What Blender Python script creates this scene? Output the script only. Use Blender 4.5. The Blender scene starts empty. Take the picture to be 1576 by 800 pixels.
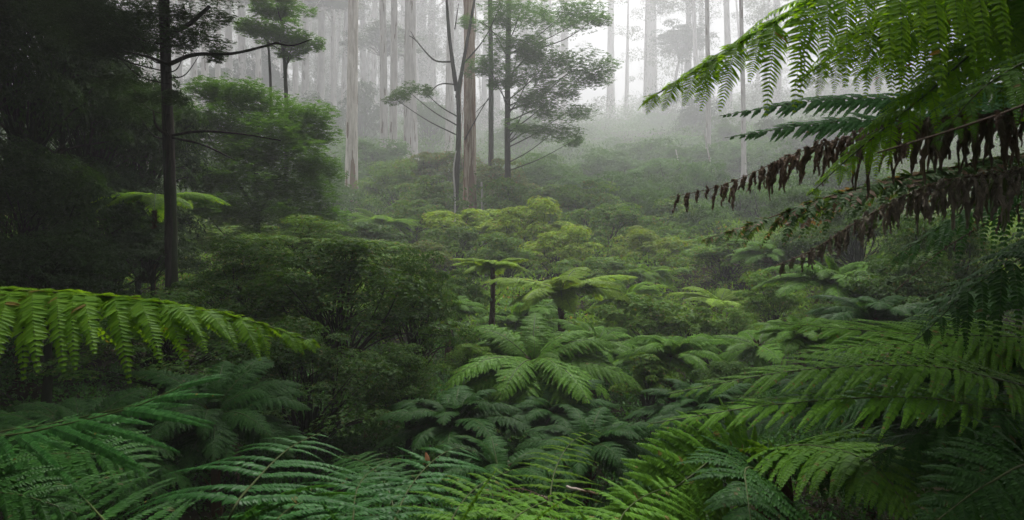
import bpy, math, random
import numpy as np
from mathutils import Matrix, Euler, Vector
R = math.radians
rng = np.random.default_rng(11)
random.seed(11)
sc = bpy.context.scene
COL = sc.collection
F_PX, CX, CY = 1100.0, 788.0, 402.0

_DA = [0, 5, 12, 17, 30, 45, 68, 95, 130, 200, 300, 450, 600]
_DB = [0, 5, 8.5, 11.5, 22, 37, 72, 125, 190, 290, 400, 500, 600]
def dm(d): return np.interp(d, _DA, _DB) if d > 0 else d      # rough distance estimate -> metres
def at(px, py, d):
    """world point seen at that spot of the photograph, at estimated distance d"""
    d = dm(d)
    return np.array(((px - CX) / F_PX * d, d, (CY - py) / F_PX * d))

# ------------------------------------------------------------------ terrain
_Y = [-40, 0, 3, 6, 10, 15, 22, 30, 38, 45, 60, 80, 95, 110, 150, 250, 400, 600]
_Z = [-1.6, -1.75, -1.9, -2.7, -3.5, -4.2, -4.4, -3.7, -2.4, -0.7, 2.1, 6.4, 10.3, 14.0, 23.0, 45.0, 76.0, 112.0]
_Z = [z * (dm(y) / y if y > 0 else 1) for y, z in zip(_Y, _Z)]
_Y = [float(dm(y)) for y in _Y]
def ground_z(x, y):
    x = np.asarray(x, float); y = np.asarray(y, float)
    z = np.interp(y, _Y, _Z)
    near = np.clip(1 - y / 60.0, 0, 1)
    z = z + near * (np.clip(np.abs(x) - 7, 0, 14) * 0.30)
    z = z + np.clip(np.abs(x) - 20, 0, None) * 0.10
    z = z + np.where((x < 0) & (y > 40), np.clip(-x, 0, 40) * 0.05 * np.clip((y - 40) / 50, 0, 1), 0)
    return z + 0.25 * np.sin(x * 0.7 + 1.3) * np.sin(y * 0.45) + 0.5 * np.sin(x * 0.17) * np.cos(y * 0.13)

# ------------------------------------------------------------------ materials
def mat_new(name):
    m = bpy.data.materials.new(name); m.use_nodes = True
    nt = m.node_tree; nt.nodes.clear()
    return m, nt, nt.nodes.new('ShaderNodeOutputMaterial')
def N(nt, t, **kw):
    n = nt.nodes.new(t)
    for k, v in kw.items(): setattr(n, k, v)
    return n
def rgb(c): return (c[0], c[1], c[2], 1.0)

def leaf_mat(name, c1, c2, c3=None, trans=0.35, tcol=None, rough=0.5, spec=0.10, rare=0.03, nscale=0.8):
    m, nt, out = mat_new(name); L = nt.links.new
    geo = N(nt, 'ShaderNodeNewGeometry'); oi = N(nt, 'ShaderNodeObjectInfo'); tc = N(nt, 'ShaderNodeTexCoord')
    noi = N(nt, 'ShaderNodeTexNoise'); noi.inputs['Scale'].default_value = nscale; noi.inputs['Detail'].default_value = 3
    L(tc.outputs['Object'], noi.inputs['Vector'])
    ad = N(nt, 'ShaderNodeMath', operation='ADD'); L(geo.outputs['Random Per Island'], ad.inputs[0]); L(noi.outputs['Fac'], ad.inputs[1])
    mu = N(nt, 'ShaderNodeMath', operation='MULTIPLY_ADD'); L(ad.outputs[0], mu.inputs[0]); mu.inputs[1].default_value = 0.62; mu.inputs[2].default_value = -0.12
    ramp = N(nt, 'ShaderNodeValToRGB'); L(mu.outputs[0], ramp.inputs['Fac'])
    e = ramp.color_ramp.elements
    e[0].position = 0.1; e[0].color = rgb(c1); e[1].position = 0.85; e[1].color = rgb(c2)
    col = ramp.outputs['Color']
    if c3 is not None:                       # a few old or young leaves of another colour
        gt = N(nt, 'ShaderNodeMath', operation='LESS_THAN'); L(geo.outputs['Random Per Island'], gt.inputs[0]); gt.inputs[1].default_value = rare
        mx = N(nt, 'ShaderNodeMix', data_type='RGBA'); L(gt.outputs[0], mx.inputs['Factor']); L(col, mx.inputs['A']); mx.inputs['B'].default_value = rgb(c3)
        col = mx.outputs['Result']
    hs = N(nt, 'ShaderNodeHueSaturation'); L(col, hs.inputs['Color'])
    mr = N(nt, 'ShaderNodeMapRange'); L(oi.outputs['Random'], mr.inputs['Value']); mr.inputs['To Min'].default_value = 0.8; mr.inputs['To Max'].default_value = 1.2
    L(mr.outputs[0], hs.inputs['Value'])
    p = N(nt, 'ShaderNodeBsdfPrincipled'); L(hs.outputs['Color'], p.inputs['Base Color'])
    p.inputs['Roughness'].default_value = rough; p.inputs['Specular IOR Level'].default_value = spec
    t = N(nt, 'ShaderNodeBsdfTranslucent')
    mx2 = N(nt, 'ShaderNodeMix', data_type='RGBA', blend_type='MULTIPLY'); mx2.inputs['Factor'].default_value = 1
    L(hs.outputs['Color'], mx2.inputs['A']); mx2.inputs['B'].default_value = rgb(tcol or (1.9, 1.6, 0.55)); mx2.clamp_result = False
    L(mx2.outputs['Result'], t.inputs['Color'])
    ms = N(nt, 'ShaderNodeMixShader'); ms.inputs[0].default_value = trans
    L(p.outputs[0], ms.inputs[1]); L(t.outputs[0], ms.inputs[2]); L(ms.outputs[0], out.inputs['Surface'])
    return m

def bark_mat(name, c1, c2, c3, zlow=None, stretch=(9, 9, 0.7), rough=0.85, bump=0.4, lean=0.5):
    """streaked bark; zlow: height up to which rough brown bark of colour c3 covers the stem"""
    m, nt, out = mat_new(name); L = nt.links.new
    tc = N(nt, 'ShaderNodeTexCoord'); mp = N(nt, 'ShaderNodeMapping'); mp.inputs['Scale'].default_value = stretch
    L(tc.outputs['Object'], mp.inputs['Vector'])
    n1 = N(nt, 'ShaderNodeTexNoise'); n1.inputs['Scale'].default_value = 1.0; n1.inputs['Detail'].default_value = 6; n1.inputs['Roughness'].default_value = 0.65
    L(mp.outputs[0], n1.inputs['Vector'])
    r = N(nt, 'ShaderNodeValToRGB'); L(n1.outputs['Fac'], r.inputs['Fac'])
    r.color_ramp.elements[0].position = 0.36; r.color_ramp.elements[0].color = rgb(c2)
    r.color_ramp.elements[1].position = 0.60; r.color_ramp.elements[1].color = rgb(c1)
    n2 = N(nt, 'ShaderNodeTexNoise'); n2.inputs['Scale'].default_value = 0.8; n2.inputs['Detail'].default_value = 5
    mp2 = N(nt, 'ShaderNodeMapping'); mp2.inputs['Scale'].default_value = (2.6, 2.6, 0.28); L(tc.outputs['Object'], mp2.inputs['Vector']); L(mp2.outputs[0], n2.inputs['Vector'])
    g = N(nt, 'ShaderNodeMath', operation='GREATER_THAN')
    if zlow:
        sx = N(nt, 'ShaderNodeSeparateXYZ'); L(tc.outputs['Object'], sx.inputs[0])
        mr = N(nt, 'ShaderNodeMapRange'); L(sx.outputs['Z'], mr.inputs['Value']); mr.inputs['From Max'].default_value = zlow
        mr.inputs['To Min'].default_value = 0.46; mr.inputs['To Max'].default_value = 0.68
        L(n2.outputs['Fac'], g.inputs[0]); L(mr.outputs[0], g.inputs[1])
    else:
        L(n2.outputs['Fac'], g.inputs[0]); g.inputs[1].default_value = lean
    mx = N(nt, 'ShaderNodeMix', data_type='RGBA'); L(g.outputs[0], mx.inputs['Factor']); L(r.outputs['Color'], mx.inputs['A']); 
    dk = N(nt, 'ShaderNodeMix', data_type='RGBA', blend_type='MULTIPLY'); dk.inputs['Factor'].default_value = 0.6
    dk.inputs['A'].default_value = rgb(c3); L(n1.outputs['Color'], dk.inputs['B']); L(dk.outputs['Result'], mx.inputs['B'])
    p = N(nt, 'ShaderNodeBsdfPrincipled'); L(mx.outputs['Result'], p.inputs['Base Color']); p.inputs['Roughness'].default_value = rough
    p.inputs['Specular IOR Level'].default_value = 0.06
    b = N(nt, 'ShaderNodeBump'); b.inputs['Strength'].default_value = bump; b.inputs['Distance'].default_value = 0.05
    L(n1.outputs['Fac'], b.inputs['Height']); L(b.outputs[0], p.inputs['Normal']); L(p.outputs[0], out.inputs['Surface'])
    return m

M = {}
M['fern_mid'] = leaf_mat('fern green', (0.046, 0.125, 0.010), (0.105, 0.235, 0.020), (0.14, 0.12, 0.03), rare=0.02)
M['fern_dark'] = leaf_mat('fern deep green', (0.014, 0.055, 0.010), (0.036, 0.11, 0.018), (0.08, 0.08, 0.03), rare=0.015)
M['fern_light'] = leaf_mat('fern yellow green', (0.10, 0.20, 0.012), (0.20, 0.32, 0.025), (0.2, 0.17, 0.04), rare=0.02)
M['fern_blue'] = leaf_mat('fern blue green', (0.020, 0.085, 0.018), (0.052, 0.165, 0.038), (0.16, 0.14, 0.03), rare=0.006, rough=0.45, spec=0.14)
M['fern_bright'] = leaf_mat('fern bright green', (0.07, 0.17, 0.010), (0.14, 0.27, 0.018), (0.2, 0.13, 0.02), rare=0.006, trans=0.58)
M['fern_tip'] = leaf_mat('fern backlit green', (0.085, 0.19, 0.010), (0.16, 0.30, 0.018), (0.2, 0.13, 0.02), rare=0.006, trans=0.6, tcol=(2.3, 2.0, .6))  # backlight on the overhead fronds is put into this brighter leaf colour
M['fern_arch'] = leaf_mat('fern arch green', (0.06, 0.145, 0.010), (0.115, 0.23, 0.016), (0.12, 0.09, 0.02), rare=0.01, trans=0.4)
M['dead'] = leaf_mat('dead brown frond', (0.06, 0.04, 0.03), (0.22, 0.155, 0.115), (0.2, 0.15, 0.12), trans=0.12, tcol=(1.2, 1, 0.8), rough=0.7, spec=0.25, rare=0.1)
M['dying'] = leaf_mat('dying green frond', (0.022, 0.06, 0.018), (0.06, 0.11, 0.035), (0.16, 0.11, 0.08), trans=0.3, rare=0.22)
M['grey'] = leaf_mat('withered grey frond', (0.08, 0.065, 0.052), (0.32, 0.27, 0.22), (0.10, 0.14, 0.04), trans=0.12, tcol=(1.2, 1, 0.8), rough=0.7, spec=0.25, rare=0.14)
M['rachis'] = leaf_mat('rachis stalk', (0.03, 0.05, 0.014), (0.06, 0.075, 0.022), trans=0.0, rough=0.5, nscale=6)
M['rachis_brown'] = leaf_mat('brown stalk', (0.05, 0.03, 0.018), (0.10, 0.06, 0.035), trans=0.0, rough=0.6, nscale=6)
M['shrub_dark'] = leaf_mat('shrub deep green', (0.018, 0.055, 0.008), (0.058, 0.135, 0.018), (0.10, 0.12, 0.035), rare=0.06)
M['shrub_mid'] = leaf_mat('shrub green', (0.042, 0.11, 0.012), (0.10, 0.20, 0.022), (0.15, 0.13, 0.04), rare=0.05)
M['shrub_light'] = leaf_mat('shrub light green', (0.09, 0.18, 0.012), (0.22, 0.33, 0.028), (0.2, 0.16, 0.05), rare=0.06)
M['shrub_blue'] = leaf_mat('shrub cool green', (0.022, 0.08, 0.022), (0.055, 0.14, 0.035), None)
M['shrub_olive'] = leaf_mat('shrub olive brown', (0.035, 0.075, 0.012), (0.085, 0.14, 0.022), (0.16, 0.09, 0.04), rare=0.08)
M['pad'] = leaf_mat('wattle foliage', (0.026, 0.085, 0.010), (0.065, 0.155, 0.020), None, nscale=0.4)
M['pad_cool'] = leaf_mat('wattle cool foliage', (0.030, 0.10, 0.022), (0.07, 0.165, 0.036), None, nscale=0.4)
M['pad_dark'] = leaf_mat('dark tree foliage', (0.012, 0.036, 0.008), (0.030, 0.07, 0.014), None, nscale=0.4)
M['under_mid'] = leaf_mat('slope foliage', (0.016, 0.05, 0.008), (0.05, 0.12, 0.02), None, nscale=.25)
M['under_far'] = leaf_mat('far slope foliage', (0.02, 0.06, 0.02), (0.06, 0.14, 0.04), None, nscale=.08)
M['gumleaf'] = leaf_mat('gum leaves', (0.03, 0.055, 0.03), (0.06, 0.09, 0.045), None, nscale=0.3)
M['bark_gum'] = bark_mat('pale gum bark', (0.62, 0.58, 0.54), (0.36, 0.32, 0.29), (0.30, 0.21, 0.16), zlow=14.0, stretch=(3.5, 3.5, 0.5))
M['bark_clean'] = bark_mat('smooth grey gum bark', (0.44, 0.42, 0.40), (0.30, 0.28, 0.27), (0.2, 0.15, 0.12), lean=0.62, stretch=(3, 3, .4))
M['bark_peel'] = bark_mat('peeling gum bark', (0.40, 0.33, 0.27), (0.16, 0.09, 0.06), (0.22, 0.12, 0.075), zlow=24.0, stretch=(7, 7, 0.5))
M['bark_dark'] = bark_mat('dark wet bark', (0.05, 0.042, 0.036), (0.018, 0.015, 0.013), (0.03, 0.04, 0.018), stretch=(14, 14, 2.0))
M['bark_fern'] = bark_mat('fibrous fern trunk', (0.075, 0.045, 0.028), (0.018, 0.012, 0.009), (0.09, 0.05, 0.02), stretch=(25, 25, 12), bump=1.0)
M['twig'] = bark_mat('pale dry wood', (0.42, 0.36, 0.31), (0.22, 0.17, 0.14), (0.2, 0.14, 0.1), stretch=(30, 30, 30))
M['old_leaf'] = leaf_mat('orange dead leaf', (0.50, 0.20, 0.09), (0.62, 0.34, 0.2), None, trans=0.2, tcol=(1, .9, .8), nscale=20)

m, nt, out = mat_new('forest soil'); L = nt.links.new
tc = N(nt, 'ShaderNodeTexCoord'); n1 = N(nt, 'ShaderNodeTexNoise'); n1.inputs['Scale'].default_value = 1.5; n1.inputs['Detail'].default_value = 8
L(tc.outputs['Object'], n1.inputs['Vector']); r = N(nt, 'ShaderNodeValToRGB'); L(n1.outputs['Fac'], r.inputs['Fac'])
r.color_ramp.elements[0].position = .35; r.color_ramp.elements[0].color = (0.008, 0.007, 0.005, 1)
r.color_ramp.elements[1].position = .7; r.color_ramp.elements[1].color = (0.026, 0.024, 0.012, 1)
p = N(nt, 'ShaderNodeBsdfPrincipled'); p.inputs['Roughness'].default_value = .95; p.inputs['Specular IOR Level'].default_value = 0.0; L(r.outputs['Color'], p.inputs['Base Color']); L(p.outputs[0], out.inputs['Surface'])
M['soil'] = m

# ------------------------------------------------------------------ mesh helpers
def nrm(a):
    return a / np.maximum(np.linalg.norm(a, axis=-1, keepdims=True), 1e-9)

class MB:
    """collects quads; build() makes ONE mesh"""
    def __init__(s): s.v = []; s.q = []; s.m = []; s.s = []; s.n = 0
    def add(s, v, q, mi=0, smooth=False):
        v = np.asarray(v, np.float32).reshape(-1, 3); q = np.asarray(q, np.int32).reshape(-1, 4)
        s.v.append(v); s.q.append(q + s.n); s.n += len(v)
        s.m.append(np.full(len(q), mi, np.int32)); s.s.append(np.full(len(q), smooth, bool))
    def mesh(s, name, mats):
        v = np.concatenate(s.v); q = np.concatenate(s.q)
        me = bpy.data.meshes.new(name)
        me.vertices.add(len(v)); me.vertices.foreach_set('co', v.ravel())
        me.loops.add(q.size); me.loops.foreach_set('vertex_index', q.ravel())
        me.polygons.add(len(q)); me.polygons.foreach_set('loop_start', np.arange(0, q.size, 4, dtype=np.int32))
        me.polygons.foreach_set('material_index', np.concatenate(s.m)); me.polygons.foreach_set('use_smooth', np.concatenate(s.s))
        for k in mats: me.materials.append(k)
        me.update(calc_edges=True)
        return me

def curve(ctrl, n=32):
    """Catmull-Rom through the points, resampled evenly; returns points, tangents"""
    c = np.asarray(ctrl, float)
    c = np.vstack([2 * c[0] - c[1], c, 2 * c[-1] - c[-2]])
    P = []
    for i in range(1, len(c) - 2):
        t = np.linspace(0, 1, 16, endpoint=False)[:, None]
        a, b, d, e = c[i - 1], c[i], c[i + 1], c[i + 2]
        P.append(0.5 * ((2 * b) + (-a + d) * t + (2 * a - 5 * b + 4 * d - e) * t ** 2 + (-a + 3 * b - 3 * d + e) * t ** 3))
    P = np.vstack(P + [c[-2][None]])
    s = np.concatenate([[0], np.cumsum(np.linalg.norm(np.diff(P, axis=0), axis=1))])
    u = np.linspace(0, s[-1], n)
    P = np.stack([np.interp(u, s, P[:, k]) for k in range(3)], 1)
    return P, nrm(np.gradient(P, axis=0)), s[-1]

def tube(mb, pts, rad, sides=8, mi=0, bump=0.0, seed=0):
    pts = np.asarray(pts, float); rad = np.broadcast_to(np.asarray(rad, float), (len(pts),))
    T = nrm(np.gradient(pts, axis=0))
    ref = np.where(np.abs(T[:, 2:3]) > 0.9, np.array([[1., 0, 0]]), np.array([[0, 0, 1.]]))
    if abs(T[:, 2]).mean() > 0.7: ref = np.tile([[1., 0, 0]], (len(pts), 1))
    A = nrm(np.cross(T, ref)); B = np.cross(T, A)
    th = np.linspace(0, 2 * np.pi, sides, endpoint=False)
    rr = rad[:, None]
    if bump:
        g = np.random.default_rng(seed)
        lob = sum(g.uniform(.3, 1) * np.sin(k * th[None] + g.uniform(0, 6) + np.linspace(0, g.uniform(-3, 3), len(pts))[:, None]) for k in (2, 3, 5))
        rr = rr * (1 + bump * lob / 2 + bump * .5 * g.normal(size=(len(pts), sides)))
    V = pts[:, None] + rr[..., None] * (np.cos(th)[None, :, None] * A[:, None] + np.sin(th)[None, :, None] * B[:, None])
    i = np.arange(len(pts) - 1)[:, None] * sides; j = np.arange(sides)[None]; k = (j + 1) % sides
    q = np.stack([i + j, i + k, i + k + sides, i + j + sides], -1).reshape(-1, 4)
    mb.add(V.reshape(-1, 3), q, mi, True)

def leaves(mb, base, d, nor, length, width, mi=0, fine=False, fold=0.12):
    """leaf blades: base point, direction, face normal, length, width (arrays)"""
    d = nrm(d); w = nrm(np.cross(nor, d)); n = nrm(np.cross(d, w))
    l = np.asarray(length)[:, None]; h = np.asarray(width)[:, None] / 2
    k = len(base)
    if fine:
        tip = base + d * l - n * l * 0.10; up_ = n * h * fold
        V = np.stack([base, base + d * l * .5, tip, base + w * h * .75 + up_, base + d * l * .38 + w * h + up_ * 2, base + d * l * .75 + w * h * .62 + up_,
                      base - w * h * .75 + up_, base + d * l * .38 - w * h + up_ * 2, base + d * l * .75 - w * h * .62 + up_], 1)
        o = np.arange(k)[:, None] * 9
        q = np.concatenate([o + np.array([a]) for a in ((0, 1, 4, 3), (1, 2, 5, 4), (0, 6, 7, 1), (1, 7, 8, 2))])
    else:
        V = np.stack([base, base + d * l * .42 + w * h + n * h * fold * 2, base + d * l - n * l * .08, base + d * l * .42 - w * h + n * h * fold * 2], 1)
        q = np.arange(k)[:, None] * 4 + np.array([[0, 3, 2, 1]])
    mb.add(V.reshape(-1, 3), q, mi)

PT = [0, .06, .10, .2, .35, .5, .65, .8, .9, .96, 1]
PW = [0, 0, .40, .78, 1, 1, .88, .62, .38, .2, .08]
def frond(ctrl, plen, pairs=30, pls=18, up=(0, 0, 1), droop=.35, ang=(78, 42), seed=0, fine=False, leaf_w=.95, pl=.14, rad=.009, mats=('fern_mid', 'rachis'),
          curl=.0, messy=.06, start=.06, sweep=0.15, sides=(1, -1), shape=None):
    """a fern frond: rachis along ctrl, pairs of pinnae up to plen long, each lined with pinnules"""
    g = np.random.default_rng(seed + 100)
    if fine: pls = int(pls * 1.25)
    P, T, LEN = curve(ctrl, 64)
    up = np.asarray(up, float)
    mb = MB()
    tube(mb, P, np.linspace(rad, rad * .25, 64), 5, 1)
    ts = start + (1 - start) * (np.arange(pairs) + .5) / pairs
    ts = np.repeat(ts, 2); sd = np.tile([1., -1.], pairs)
    keep = np.isin(sd, sides); ts = ts[keep]; sd = sd[keep]
    ts = np.clip(ts + g.normal(0, .25 / pairs, len(ts)), 0, 1)
    f = ts * 63; i0 = np.clip(f.astype(int), 0, 62); fr = (f - i0)[:, None]
    B = P[i0] * (1 - fr) + P[i0 + 1] * fr; t = nrm(T[i0] * (1 - fr) + T[i0 + 1] * fr)
    S = nrm(np.cross(t, up)); NN = np.cross(S, t)
    Lp = plen * np.interp(ts, PT, shape or PW) * (1 + g.normal(0, messy, len(ts)))
    if fine: Lp = Lp * np.where(g.random(len(ts)) < .07, g.uniform(.3, .8, len(ts)), 1)      # torn pinnae
    a = np.radians(np.interp(ts, [0, 1], ang) + g.normal(0, 40 * messy, len(ts)))[:, None]
    D = nrm(S * sd[:, None] * np.sin(a) + t * np.cos(a) + NN * (0.10 + g.normal(0, messy, len(ts))[:, None]))
    dr = (droop * (1 + g.normal(0, messy * 3, len(ts))))[:, None]
    G = np.array([[0, 0, -1.]])
    def pt(u): return B[:, None] + Lp[:, None, None] * (D[:, None] * u - 0 + G[:, None] * dr[:, None] * u ** 2 + t[:, None] * sweep * u ** 2 - curl * D[:, None] * u ** 2)
    u = ((np.arange(pls) + .6) / pls)[None, :, None]
    u = u * np.ones((len(ts), 1, 1))
    C = pt(u); E = nrm(pt(u + .02) - C)
    mask = (Lp[:, None] > plen * 0.0) * np.ones((1, pls), bool)
    nrmP = np.broadcast_to(NN[:, None], E.shape) + sd[:, None, None] * S[:, None] * dr[:, None] * .8
    W = nrm(np.cross(nrmP, E)); Np = np.cross(E, W)
    prof = np.interp(u[..., 0], [0, .06, .25, .5, .7, .88, 1], [.8, 1, 1, .82, .58, .30, .10])
    ll = plen * pl * prof * (Lp[:, None] / plen) ** .4 * (1 + g.normal(0, messy * 2, prof.shape))
    ww = np.broadcast_to(Lp[:, None] / pls * leaf_w * (1.75 if fine else 1.4), prof.shape) * (0.75 + 0.25 * prof)
    for sgn in (1, -1):
        pa = np.radians(62 + g.normal(0, 100 * messy, prof.shape))[..., None]
        d = W * sgn * np.sin(pa) + E * np.cos(pa) - Np * (.12 + g.normal(0, messy * 1.5, prof.shape))[..., None] + G[None] * .10
        leaves(mb, C.reshape(-1, 3), d.reshape(-1, 3), (Np + W * sgn * .15).reshape(-1, 3), ll.ravel(), ww.ravel(), 0, fine)
    if fine:                                  # pinna midribs
        uu = np.linspace(0, .97, 5)[None, :, None]
        Q = pt(uu * np.ones((len(ts), 1, 1)))
        wv = nrm(np.cross(NN, D))[:, None] * (rad * .16) * np.linspace(1, .3, 5)[None, :, None] * (Lp[:, None, None] / plen) ** .5
        up2 = NN[:, None] * rad * .12
        V = np.stack([Q - wv, Q + up2, Q + wv], 2).reshape(-1, 3)
        o = (np.arange(len(ts)) * 15)[:, None, None] + (np.arange(4) * 3)[None, :, None]
        q = np.concatenate([o + np.array([0, 1, 4, 3]), o + np.array([1, 2, 5, 4])], 0).reshape(-1, 4)
        mb.add(V, q, 1, False)
    return mb.mesh('frond', [M[mats[0]], M[mats[1]]])

def dead_frond(ctrl, plen, pairs=30, mats=('dead', 'rachis_brown'), seed=0, rad=.006, wid=.02, green=False, up=(0, -.3, 1), fine=True):
    """a withered frond: every pinna a crumpled, curled, hanging ribbon"""
    g = np.random.default_rng(seed + 300); P, T, LEN = curve(ctrl, 64); mb = MB()
    tube(mb, P, np.linspace(rad, rad * .3, 64), 5, 1)
    n = 10; u = np.linspace(0, 1, n)
    for k in range(pairs * 2):
        t = .04 + .96 * (k // 2 + g.uniform(.1, .9)) / pairs; i = min(62, int(t * 63)); sd = 1 if k % 2 else -1
        S = nrm(np.cross(T[i], up)); L_ = plen * max(.28, np.interp(t, PT, PW)) * g.uniform(.5, 1.2)
        out = S * sd * g.uniform(.15, .5) + T[i] * g.uniform(.15, .6)
        if g.random() < .3: L_ *= .45; out = out + np.array([0, 0, g.uniform(.6, 1.5)])
        C = P[i] + L_ * (out[None] * (u - .45 * u ** 2)[:, None] + np.array([[0, 0, -1.]]) * (u ** 1.3 * g.uniform(.6, 1))[:, None]) + np.cumsum(g.normal(0, .022 * L_, (n, 3)), 0)
        for q in range(4):
            a = g.uniform(0, 6.28) + np.cumsum(g.normal(0, .45, n)); w = wid * np.interp(u, [0, .15, .5, .85, 1], [.5, 1, .9, .6, .1]) * g.uniform(.25, 1.6, n) * min(1, L_ / plen + .25)
            off = np.stack([np.cos(a), np.sin(a), g.normal(0, .5, n)], 1) * w[:, None]
            V = np.stack([C + off, C + g.normal(0, wid * .25, (n, 3)), C - off * g.uniform(.3, 1, (n, 1))], 1).reshape(-1, 3)
            o = np.arange(n - 1)[:, None] * 3
            mb.add(V, np.concatenate([o + np.array([0, 1, 4, 3]), o + np.array([1, 2, 5, 4])]), 0)
    return mb.mesh('dead_frond', [M[mats[0]], M[mats[1]]])

# ------------------------------------------------------------------ object helpers
def link(name, data, parent=None, loc=(0, 0, 0), rot=(0, 0, 0), scale=1.0):
    o = bpy.data.objects.new(name, data); COL.objects.link(o)
    o.parent = parent; o.location = loc; o.rotation_euler = rot
    o.scale = (scale,) * 3 if np.isscalar(scale) else scale
    return o
def tag(o, label, cat, group=None, kind=None):
    if label: o['label'] = label
    if cat: o['category'] = cat
    if group: o['group'] = group
    if kind: o['kind'] = kind
    return o
def thing(name, label, cat, loc, group=None, rz=0):
    o = link(name, None, None, loc, (0, 0, rz)); o.empty_display_size = .3
    return tag(o, label, cat, group)

# ------------------------------------------------------------------ setting
xs = np.concatenate([np.linspace(-420, -45, 36)[:-1], np.linspace(-45, 45, 120), np.linspace(45, 420, 36)[1:]])
ys = np.concatenate([np.linspace(-40, 0, 14)[:-1], np.linspace(0, 60, 90), np.linspace(60, 560, 90)[1:]])
X, Y = np.meshgrid(xs, ys, indexing='ij'); Z = ground_z(X, Y)
mb = MB(); nx, ny = X.shape
i = np.arange(nx - 1)[:, None] * ny; j = np.arange(ny - 1)[None]
mb.add(np.stack([X, Y, Z], -1).reshape(-1, 3), np.stack([i + j, i + j + ny, i + j + ny + 1, i + j + 1], -1), 0, True)
tag(link('ground', mb.mesh('ground', [M['soil']])), 'dark forest soil sloping into a gully and up a hillside', None, kind='structure')

# undergrowth: the low cover of leaves between the things one can tell apart
def undergrowth():
    g = np.random.default_rng(5); mb = MB()
    for (y0, y1, n, rr, leaf, per, mi) in ((4, 11, 420, .32, .07, 240, 0), (9, 24, 800, .6, .09, 340, 0), (22, 60, 620, 1.9, .18, 640, 1), (55, 130, 560, 3.8, .32, 700, 2), (120, 300, 620, 7, .6, 620, 3), (280, 560, 700, 11, 1.2, 300, 3)):
        y = y0 + (y1 - y0) * g.random(n); x = (g.random(n) * 2 - 1) * (y * .80 + 2)
        c = np.stack([x, y, ground_z(x, y) + rr * (g.uniform(-.75, .1, n) if mi else g.uniform(-.5, .55, n))], 1)
        c = np.repeat(c, per, 0); r = np.repeat(rr * g.uniform(.6, 1.5, n), per)
        o = nrm(g.normal(size=(n * per, 3))); o[:, 2] = np.abs(o[:, 2]) * .9 - .1
        p = c + o * (r * g.uniform(.55, 1, n * per) ** .5)[:, None] * np.array([[1.15, 1.15, .9]])
        d = o + g.normal(size=o.shape) * .6; d[:, 2] -= .1
        nn = np.array([[0, 0, 1.]]) + g.normal(size=o.shape) * .45
        leaves(mb, p, d, nn, leaf * g.uniform(.6, 1.3, len(p)), leaf * .42 * g.uniform(.7, 1.2, len(p)), mi)
    return mb.mesh('undergrowth', [M['fern_dark'], M['shrub_mid'], M['under_mid'], M['under_far']])
tag(link('undergrowth', undergrowth()), 'low tangled leafy undergrowth covering the gully and the hillside', 'undergrowth', kind='stuff')

# ------------------------------------------------------------------ tree ferns
def canon(e0, bend, seed, fine=False, plen=.19, pairs=36, pls=11, tint='fern_mid', droop=.35):
    s = np.linspace(0, 1, 12); a = np.radians(e0 - bend * s ** 1.3)
    x = np.concatenate([[0], np.cumsum(np.cos(a[:-1]) / 11)]); z = np.concatenate([[0], np.cumsum(np.sin(a[:-1]) / 11)])
    g = np.random.default_rng(seed); y = g.uniform(-.08, .08) * s ** 2
    return frond(np.stack([x, y, z], 1), plen, pairs, pls, seed=seed, fine=fine, mats=(tint, 'rachis'), rad=.009, droop=droop, pl=.22, ang=(80, 50), leaf_w=1.3)
_cache = {}
KINDS = {'up': (80, 85), 'arch': (58, 95), 'out': (34, 75), 'low': (12, 62), 'flat': (22, 40)}
def canon_get(kind, v, tint, fine):
    k = (kind, v, tint, fine)
    if k not in _cache:
        e, b = KINDS[kind]
        g = np.random.default_rng(v * 7 + len(kind))
        _cache[k] = canon(e + g.uniform(-5, 5), b + g.uniform(-8, 8), v + 10, fine, tint=tint, pls=14 if fine else 10, plen=.19 if kind != 'flat' else .21, droop=.3 + .1 * v)
    return _cache[k]
_dead_mesh = None
def dead_skirt():
    global _dead_mesh
    if _dead_mesh is None:
        s = np.linspace(0, 1, 10); a = np.radians(-25 - 60 * s)
        x = np.concatenate([[0], np.cumsum(np.cos(a[:-1]) / 9)]); z = np.concatenate([[0], np.cumsum(np.sin(a[:-1]) / 9)])
        _dead_mesh = frond(np.stack([x, x * 0, z], 1), .14, 22, 7, droop=.8, mats=('dead', 'rachis_brown'), messy=.2, rad=.01, seed=3)
    return _dead_mesh
def fern_trunk(h, r, seed):
    mb = MB(); g = np.random.default_rng(seed)
    n = max(6, int(h / .12)); z = np.linspace(-h, .04, n)
    pts = np.stack([g.uniform(-.15, .15) * np.sin(np.linspace(0, 2, n)), g.uniform(-.1, .1) * np.linspace(1, 0, n), z], 1); pts[:, :2] -= pts[-1, :2]
    tube(mb, pts, r * (1 + .25 * np.linspace(1, 0, n)) * (1 + .08 * g.normal(size=n)), 10, 0, .16, seed)
    k = int(h * 60) + 20                        # stubs of old stalks
    ii = g.integers(0, n, k); th = g.uniform(0, 6.28, k); rad = np.stack([np.cos(th), np.sin(th), th * 0], 1)
    leaves(mb, pts[ii] + rad * r * .8, rad + np.array([[0, 0, .9]]), rad, g.uniform(.06, .16, k), g.uniform(.02, .05, k), 0)
    return mb.mesh('trunk', [M['bark_fern']])
FG = 'tree ferns growing in the gully'
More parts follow.
